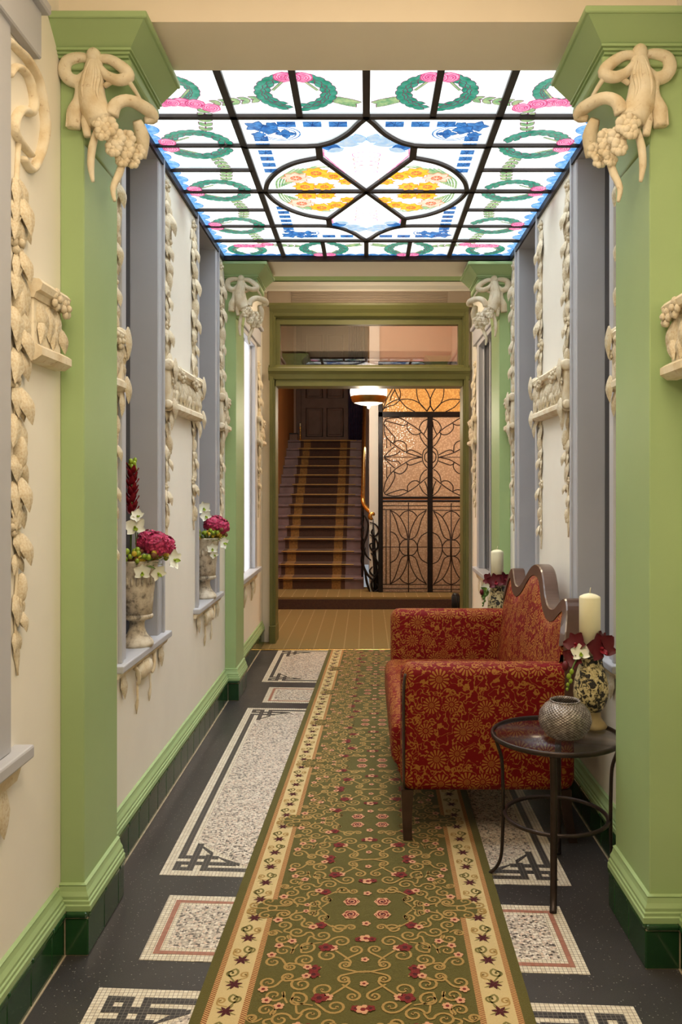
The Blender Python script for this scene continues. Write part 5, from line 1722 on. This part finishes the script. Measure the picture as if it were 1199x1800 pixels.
# ------------------------------------------------------------------ round glass side tables
def side_table(cx, cy, rz, label):
    t = thing('side_table', (cx, cy, 0), label, 'table', 'round glass side tables')
    ztop, rt = 0.522, 0.2225
    MB().lathe([(rt-0.012, ztop-0.008), (rt-0.012, ztop)], (cx,cy,0), 48).build('glass_top', 'table_glass', t)
    MB().tube([(cx+rt*math.cos(a*PI/24), cy+rt*math.sin(a*PI/24), ztop-0.004) for a in range(48)], 0.009, 8, closed=True, flat=0.7).build('rim', 'table_iron', t)
    MB().tube([(cx+0.178*math.cos(a*PI/24), cy+0.178*math.sin(a*PI/24), 0.236) for a in range(48)], 0.0075, 8, closed=True).build('lower_ring', 'table_iron', t)
    for k in range(4):
        a = rz+k*PI/2
        ca, sa = math.cos(a), math.sin(a)
        prof = [(0.218,0.512),(0.205,0.47),(0.190,0.42),(0.186,0.34),(0.185,0.236),(0.187,0.14),(0.192,0.07),(0.208,0.03),(0.232,0.006 if k else 0.006)]
        q = smooth([(cx+r*ca, cy+r*sa, z) for r, z in prof], 4)
        MB().tube(q, 0.0115, 8, flat=0.55, up=(-sa, ca, 0)).build('leg', 'table_iron', t)
    return t
TX, TY = 0.668, 2.965
side_table(TX, TY, R(-105), 'round glass topped side table with dark iron legs in front of the sofa')
side_table(0.672, 5.10, R(-100), 'second round glass side table hidden behind the far arm of the sofa')

# ------------------------------------------------------------------ orchids, candles, vases
def petal(m, c, dirv, up, ln, w, cup=0.25, mi=0):
    d = Vector(dirv).normalized(); u = Vector(up); u = (u-d*u.dot(d)).normalized(); s = d.cross(u)
    vs, fs = [], []
    nt, nu = 6, 4
    for i in range(nt+1):
        t = i/nt
        ww = w*(math.sin(PI*(0.06+0.90*t)**0.8)+0.05)*0.5
        for j in range(nu+1):
            k = j/nu*2-1
            p = Vector(c)+d*(ln*t)+s*(ww*k)+u*(cup*ln*(t*t*0.6-0.25*t)+cup*w*0.5*k*k*t)
            vs.append(p)
    for i in range(nt):
        for j in range(nu):
            a = i*(nu+1)+j
            fs.append((a, a+1, a+nu+2, a+nu+1))
    m.add(vs, fs, mi, True)
def orchid_mesh(mat, mat2, name):
    """flower facing +Z, radius about 1"""
    m = MB()
    for a, ln, w in ((90,1.0,0.75),(210,0.95,0.7),(330,0.95,0.7),(30,1.05,1.0),(150,1.05,1.0)):
        petal(m, (0,0,0), (math.cos(R(a)), math.sin(R(a)), 0.12), (0,0,1), ln, w, 0.25)
    petal(m, (0,0,0.05), (0,-0.8,0.55), (0,0.4,1), 0.6, 0.4, 0.5, 1)
    m.ell((0,0.02,0.12), (0.12,0.12,0.16), 8, 5, mi=1)
    return mesh_of(m, name, [mat, mat2])
ORW = orchid_mesh('white_petal', 'lime_berry', 'white_orchid')
ORB = orchid_mesh('burgundy_petal', 'red_petal', 'burgundy_orchid')
def facing(v, roll=0.0):
    z = Vector(v).normalized()
    x = Vector((0,0,1)).cross(z)
    x = x.normalized() if x.length > 1e-3 else Vector((1,0,0))
    y = z.cross(x)
    return Matrix((x, y, z)).transposed() @ Matrix.Rotation(roll, 3, 'Z')
ZT = 0.522
def candle_set(cx, cy, far):
    w = 'on the near side table' if not far else 'behind the far arm of the sofa'
    v = thing('footed_vase', (cx, cy, ZT), 'black and cream flaked footed vase %s' % w, 'vase', 'flaked vases holding candles')
    k = MB().lathe([(0.055,0.0),(0.058,0.006),(0.050,0.016),(0.036,0.035),(0.034,0.052),(0.037,0.062)], (cx,cy,ZT), 28)
    k.build('foot', 'vase_foot', v)
    MB().lathe([(0.037,0.060),(0.050,0.078),(0.060,0.105),(0.063,0.130),(0.060,0.160),(0.052,0.195),(0.043,0.225),(0.040,0.245),(0.046,0.256),(0.046,0.262),(0.036,0.262)], (cx,cy,ZT), 28).build('body', 'flaked_vase', v)
    zc = ZT+0.262
    ca = thing('pillar_candle', (cx-0.004, cy, zc), 'thick ivory pillar candle %s' % w, 'candle', 'ivory pillar candles')
    MB().lathe([(0.038,0.0),(0.038,0.205),(0.036,0.211),(0.022,0.218),(0.006,0.222)], (cx-0.004,cy,zc), 28).build('wax_body', 'wax', ca)
    MB().tube([(cx-0.004,cy,zc+0.218),(cx-0.003,cy,zc+0.232),(cx-0.001,cy,zc+0.243)], 0.0016, 5).build('wick', 'wick', ca)
    f = thing('orchid_ring', (cx, cy, zc), 'burgundy orchid blooms around the foot of the candle %s' % w, 'flowers', 'orchids around the candles')
    sp = [((0.024,-0.050,0.030), (0.1,-1,0.25), 0.058, 0.3, ORB), ((0.040,-0.02,0.045), (0.9,-0.6,0.5), 0.046, 1.4, ORB), ((-0.058,-0.020,0.040), (-0.7,-0.7,0.35), 0.046, 0.6, ORB),
          ((-0.070,-0.03,-0.005), (-0.6,-1,0.2), 0.040, 2.2, ORB), ((-0.048,-0.045,0.012), (-0.3,-1,0.45), 0.036, 0.2, ORW), ((-0.040,0.03,0.02), (-1,0.4,0.4), 0.04, 0.9, ORB)]
    if far:
        sp = [((-0.02,-0.05,0.030), (-0.2,-1,0.3), 0.055, 0.3, ORB), ((0.036,-0.03,0.04), (0.6,-0.8,0.4), 0.048, 1.3, ORB), ((-0.055,-0.01,0.04), (-0.9,-0.6,0.3), 0.044, 2.0, ORB), ((-0.075,-0.03,-0.01), (-0.7,-1,0.1), 0.034, 0.5, ORW)]
    for (dx, dy, dz_), fv, r, ro, me in sp:
        put('burgundy_orchid' if me is ORB else 'pale_orchid', me, f, (cx+dx, cy+dy, zc+dz_), facing(fv, ro), (r,)*3)
    st_ = [(-0.055,-0.035,0.0),(-0.078,-0.05,-0.035),(-0.088,-0.055,-0.075),(-0.098,-0.06,-0.115)]
    MB().tube(smooth([(cx+a, cy+b, zc+c_) for a, b, c_ in st_], 4), 0.0028, 5).build('stalk', 'leaf_green', f)
    for i, (a, b, c_, r) in enumerate(((-0.083,-0.055,-0.050,0.008),(-0.094,-0.058,-0.066,0.0085),(-0.088,-0.06,-0.082,0.007),(-0.099,-0.062,-0.095,0.006),(-0.100,-0.06,-0.112,0.005))):
        MB().ell((cx+a, cy+b, zc+c_), (r, r, r*1.3), 8, 6).build('bud', 'lime_berry' if not far else 'leaf_green', f)
    MB().ell((cx-0.105, cy-0.055, zc-0.03), (0.013, 0.013, 0.018), 8, 6).build('bud', 'burgundy_petal', f)
    if far:
        for i in range(4):
            k = MB(); petal(k, (cx-0.06, cy-0.03, zc-0.03), (-1, -0.3, 0.5-0.4*i), (0,-1,0.2), 0.06, 0.03); k.build('leaf', 'leaf_green', f)
candle_set(0.815, 3.055, False)
candle_set(0.800, 5.12, True)
po = thing('round_pot', (0.690, 2.925, ZT), 'squat round grey patterned glass pot on the side table', 'pot')
MB().lathe([(0.045,0.0),(0.062,0.008),(0.084,0.035),(0.092,0.062),(0.086,0.092),(0.068,0.115),(0.054,0.124),(0.051,0.129),(0.046,0.129),(0.048,0.12),(0.066,0.100),(0.078,0.07),(0.06,0.02)], (0.690,2.925,ZT), 40).build('bowl', 'pressed_glass_pot', po)
MB().tube([(0.690+0.050*math.cos(a*PI/16), 2.925+0.050*math.sin(a*PI/16), ZT+0.129) for a in range(32)], 0.003, 6, closed=True).build('rim', 'pressed_glass_pot', po)

# ------------------------------------------------------------------ urns with flowers in the left niches
def urn(cx, cy, label):
    u = thing('stone_urn', (cx, cy, SILL), label, 'urn', 'stone urns in the niches')
    MB().lathe([(0.066,0.0),(0.068,0.012),(0.064,0.022),(0.055,0.034),(0.040,0.050),(0.031,0.075),(0.030,0.095),(0.036,0.108)], (cx,cy,SILL), 32).build('foot', 'urn_glaze', u)
    MB().lathe([(0.036,0.106),(0.060,0.112),(0.066,0.118),(0.066,0.126),(0.061,0.132)], (cx,cy,SILL), 32).build('collar', 'urn_glaze', u)
    MB().lathe([(0.061,0.130),(0.066,0.19),(0.072,0.25),(0.079,0.31),(0.084,0.335),(0.088,0.345),(0.088,0.353),(0.078,0.353),(0.070,0.30)], (cx,cy,SILL), 32).build('bowl', 'urn_glaze', u)
    for i in range(9):
        a = -PI/2+(i-4)*0.28
        MB().ell((cx+0.075*math.cos(a), cy+0.075*math.sin(a), SILL+0.27), (0.007,0.007,0.02), 6, 5).build('relief_bead', 'urn_glaze', u)
    return u
def bouquet(cx, cy, spike, label):
    rnd = random.Random(5 if spike else 9)
    z = SILL+0.353
    b = thing('flower_bouquet', (cx, cy, z), label, 'flowers', 'bouquets in the urns')
    heads = [(0.085, -0.02, 0.062, 0.058), (0.045, 0.015, 0.070, 0.055), (0.10, 0.05, 0.05, 0.05)] if spike else [(0.05,-0.02,0.075,0.055),(0.095,0.0,0.062,0.052),(0.06,0.05,0.08,0.05)]
    for hx, hy, hz, hr in heads:
        m = MB()
        m.ell((cx+hx, cy+hy, z+hz), (hr*0.86,)*3, 10, 7)
        for i in range(70):
            u_ = rnd.uniform(-0.35, 1); a = rnd.uniform(0, 2*PI)
            q = math.sqrt(max(0, 1-u_*u_))
            nv = Vector((q*math.cos(a), q*math.sin(a), u_))
            c_ = Vector((cx+hx, cy+hy, z+hz))+nv*hr*0.9
            t1 = nv.orthogonal().normalized(); t2 = nv.cross(t1)
            for k in range(4):
                dv = t1*math.cos(k*PI/2+i)+t2*math.sin(k*PI/2+i)
                s_ = t1*math.cos(k*PI/2+i+PI/2)+t2*math.sin(k*PI/2+i+PI/2)
                L = 0.0125
                m.add([c_, c_+dv*L*0.6+s_*L*0.5+nv*0.002, c_+dv*L+nv*0.005, c_+dv*L*0.6-s_*L*0.5+nv*0.002], [(0,1,2,3)], 0, True)
        m.build('hydrangea_head', 'pink_petal', b)
    for i in range(44):
        a = rnd.uniform(-2.3, 1.0); r = rnd.uniform(0.055, 0.112)
        x, y = cx+0.02+r*math.cos(a), cy+r*math.sin(a)*0.9
        if x < XL-0.115: continue
        zz = z+rnd.uniform(-0.002, 0.05)
        mt = rnd.choice(['yellow_berry', 'yellow_berry', 'lime_berry', 'lime_berry', 'brown_pod'])
        rr = rnd.uniform(0.009, 0.013)
        m = MB().ell((x, y, zz), (rr, rr, rr*1.1), 8, 6)
        m.tube([(x, y, zz), (cx+0.01, cy, z-0.03)], 0.0015, 4)
        m.build('berry', mt, b)
    for i in range(22):
        a = rnd.uniform(-2.6, 2.0); r = rnd.uniform(0.02, 0.06)
        k = MB()
        base = (cx+r*math.cos(a)*0.8, cy+r*math.sin(a), z-0.005)
        if base[0] < XL-0.09: continue
        petal(k, base, (math.cos(a)*0.8+0.25, math.sin(a), rnd.uniform(-0.5, 0.5)), (0,0,1), rnd.uniform(0.05, 0.08), 0.022)
        k.build('leaf', rnd.choice(['leaf_green', 'lime_berry', 'leaf_green']), b)
    og = [((0.0,-0.035,0.135), (0.5,-1,0.2), 0.046, 0.2), ((0.10,-0.055,-0.05), (0.7,-0.8,-0.1), 0.036, 0.5), ((0.155,-0.01,0.0), (0.9,-0.6,0.2), 0.042, 1.1), ((0.045,-0.085,-0.045), (0.2,-1,0.1), 0.036, 0.0), ((0.01,-0.03,0.18), (0.3,-1,0.5), 0.03, 0.9)] if spike else \
         [((0.0,-0.03,0.17), (0.4,-1,0.2), 0.042, 0.2), ((0.015,-0.05,0.125), (0.4,-1,0.2), 0.036, 0.5), ((0.12,-0.05,-0.03), (0.8,-0.8,0.1), 0.036, 1.1), ((0.06,-0.085,-0.06), (0.3,-1,0.1), 0.034, 0.0), ((0.07,-0.08,-0.095), (0.3,-1,0.1), 0.026, 0.6)]
    for (dx, dy, dz_), fv, r, ro in og:
        put('white_orchid', ORW, b, (cx+dx, cy+dy, z+dz_), facing(fv, ro), (r,)*3)
        MB().tube(smooth([(cx+dx*0.2, cy+dy*0.2, z-0.02), (cx+dx*0.6, cy+dy*0.5, z+dz_*0.6+0.015), (cx+dx, cy+dy+0.006, z+dz_)], 4), 0.002, 5).build('stalk', 'leaf_green', b)
    if spike:
        m = MB()
        ax = lambda t: Vector((cx-0.025+0.008*t, cy-0.005, z+0.02+0.38*t))
        MB().tube([ax(0), ax(0.5), ax(1)], [0.004,0.004,0.002], 6).build('spike_stem', 'leaf_green', b)
        for i in range(34):
            t = 0.42+0.50*i/34
            a = i*2.4
            m = MB()
            petal(m, ax(t), (math.cos(a), math.sin(a)*0.9, 0.9), (math.cos(a)*-0.4, math.sin(a)*-0.4, 1), 0.052*(1.15-0.35*t), 0.024, 0.4)
            m.build('red_floret', 'red_petal', b)
        for i in range(9):
            t = 0.93+0.012*i; a = i*2.4
            MB().ell(ax(t)+Vector((0.010*math.cos(a), 0.010*math.sin(a), 0)), (0.009,0.009,0.012), 7, 5).build('green_bud', 'lime_berry', b)
    return b
UX = -0.944
urn(UX, 3.465, 'large cracked cream stone urn on the sill of the near left niche')
bouquet(UX, 3.465, True, 'bouquet with tall red flower spike, hydrangea and white orchids in the near urn')
urn(UX, 4.92, 'smaller looking cream stone urn on the sill of the far left niche')
bouquet(UX, 4.92, False, 'bouquet of pink hydrangea and white orchids in the far urn')
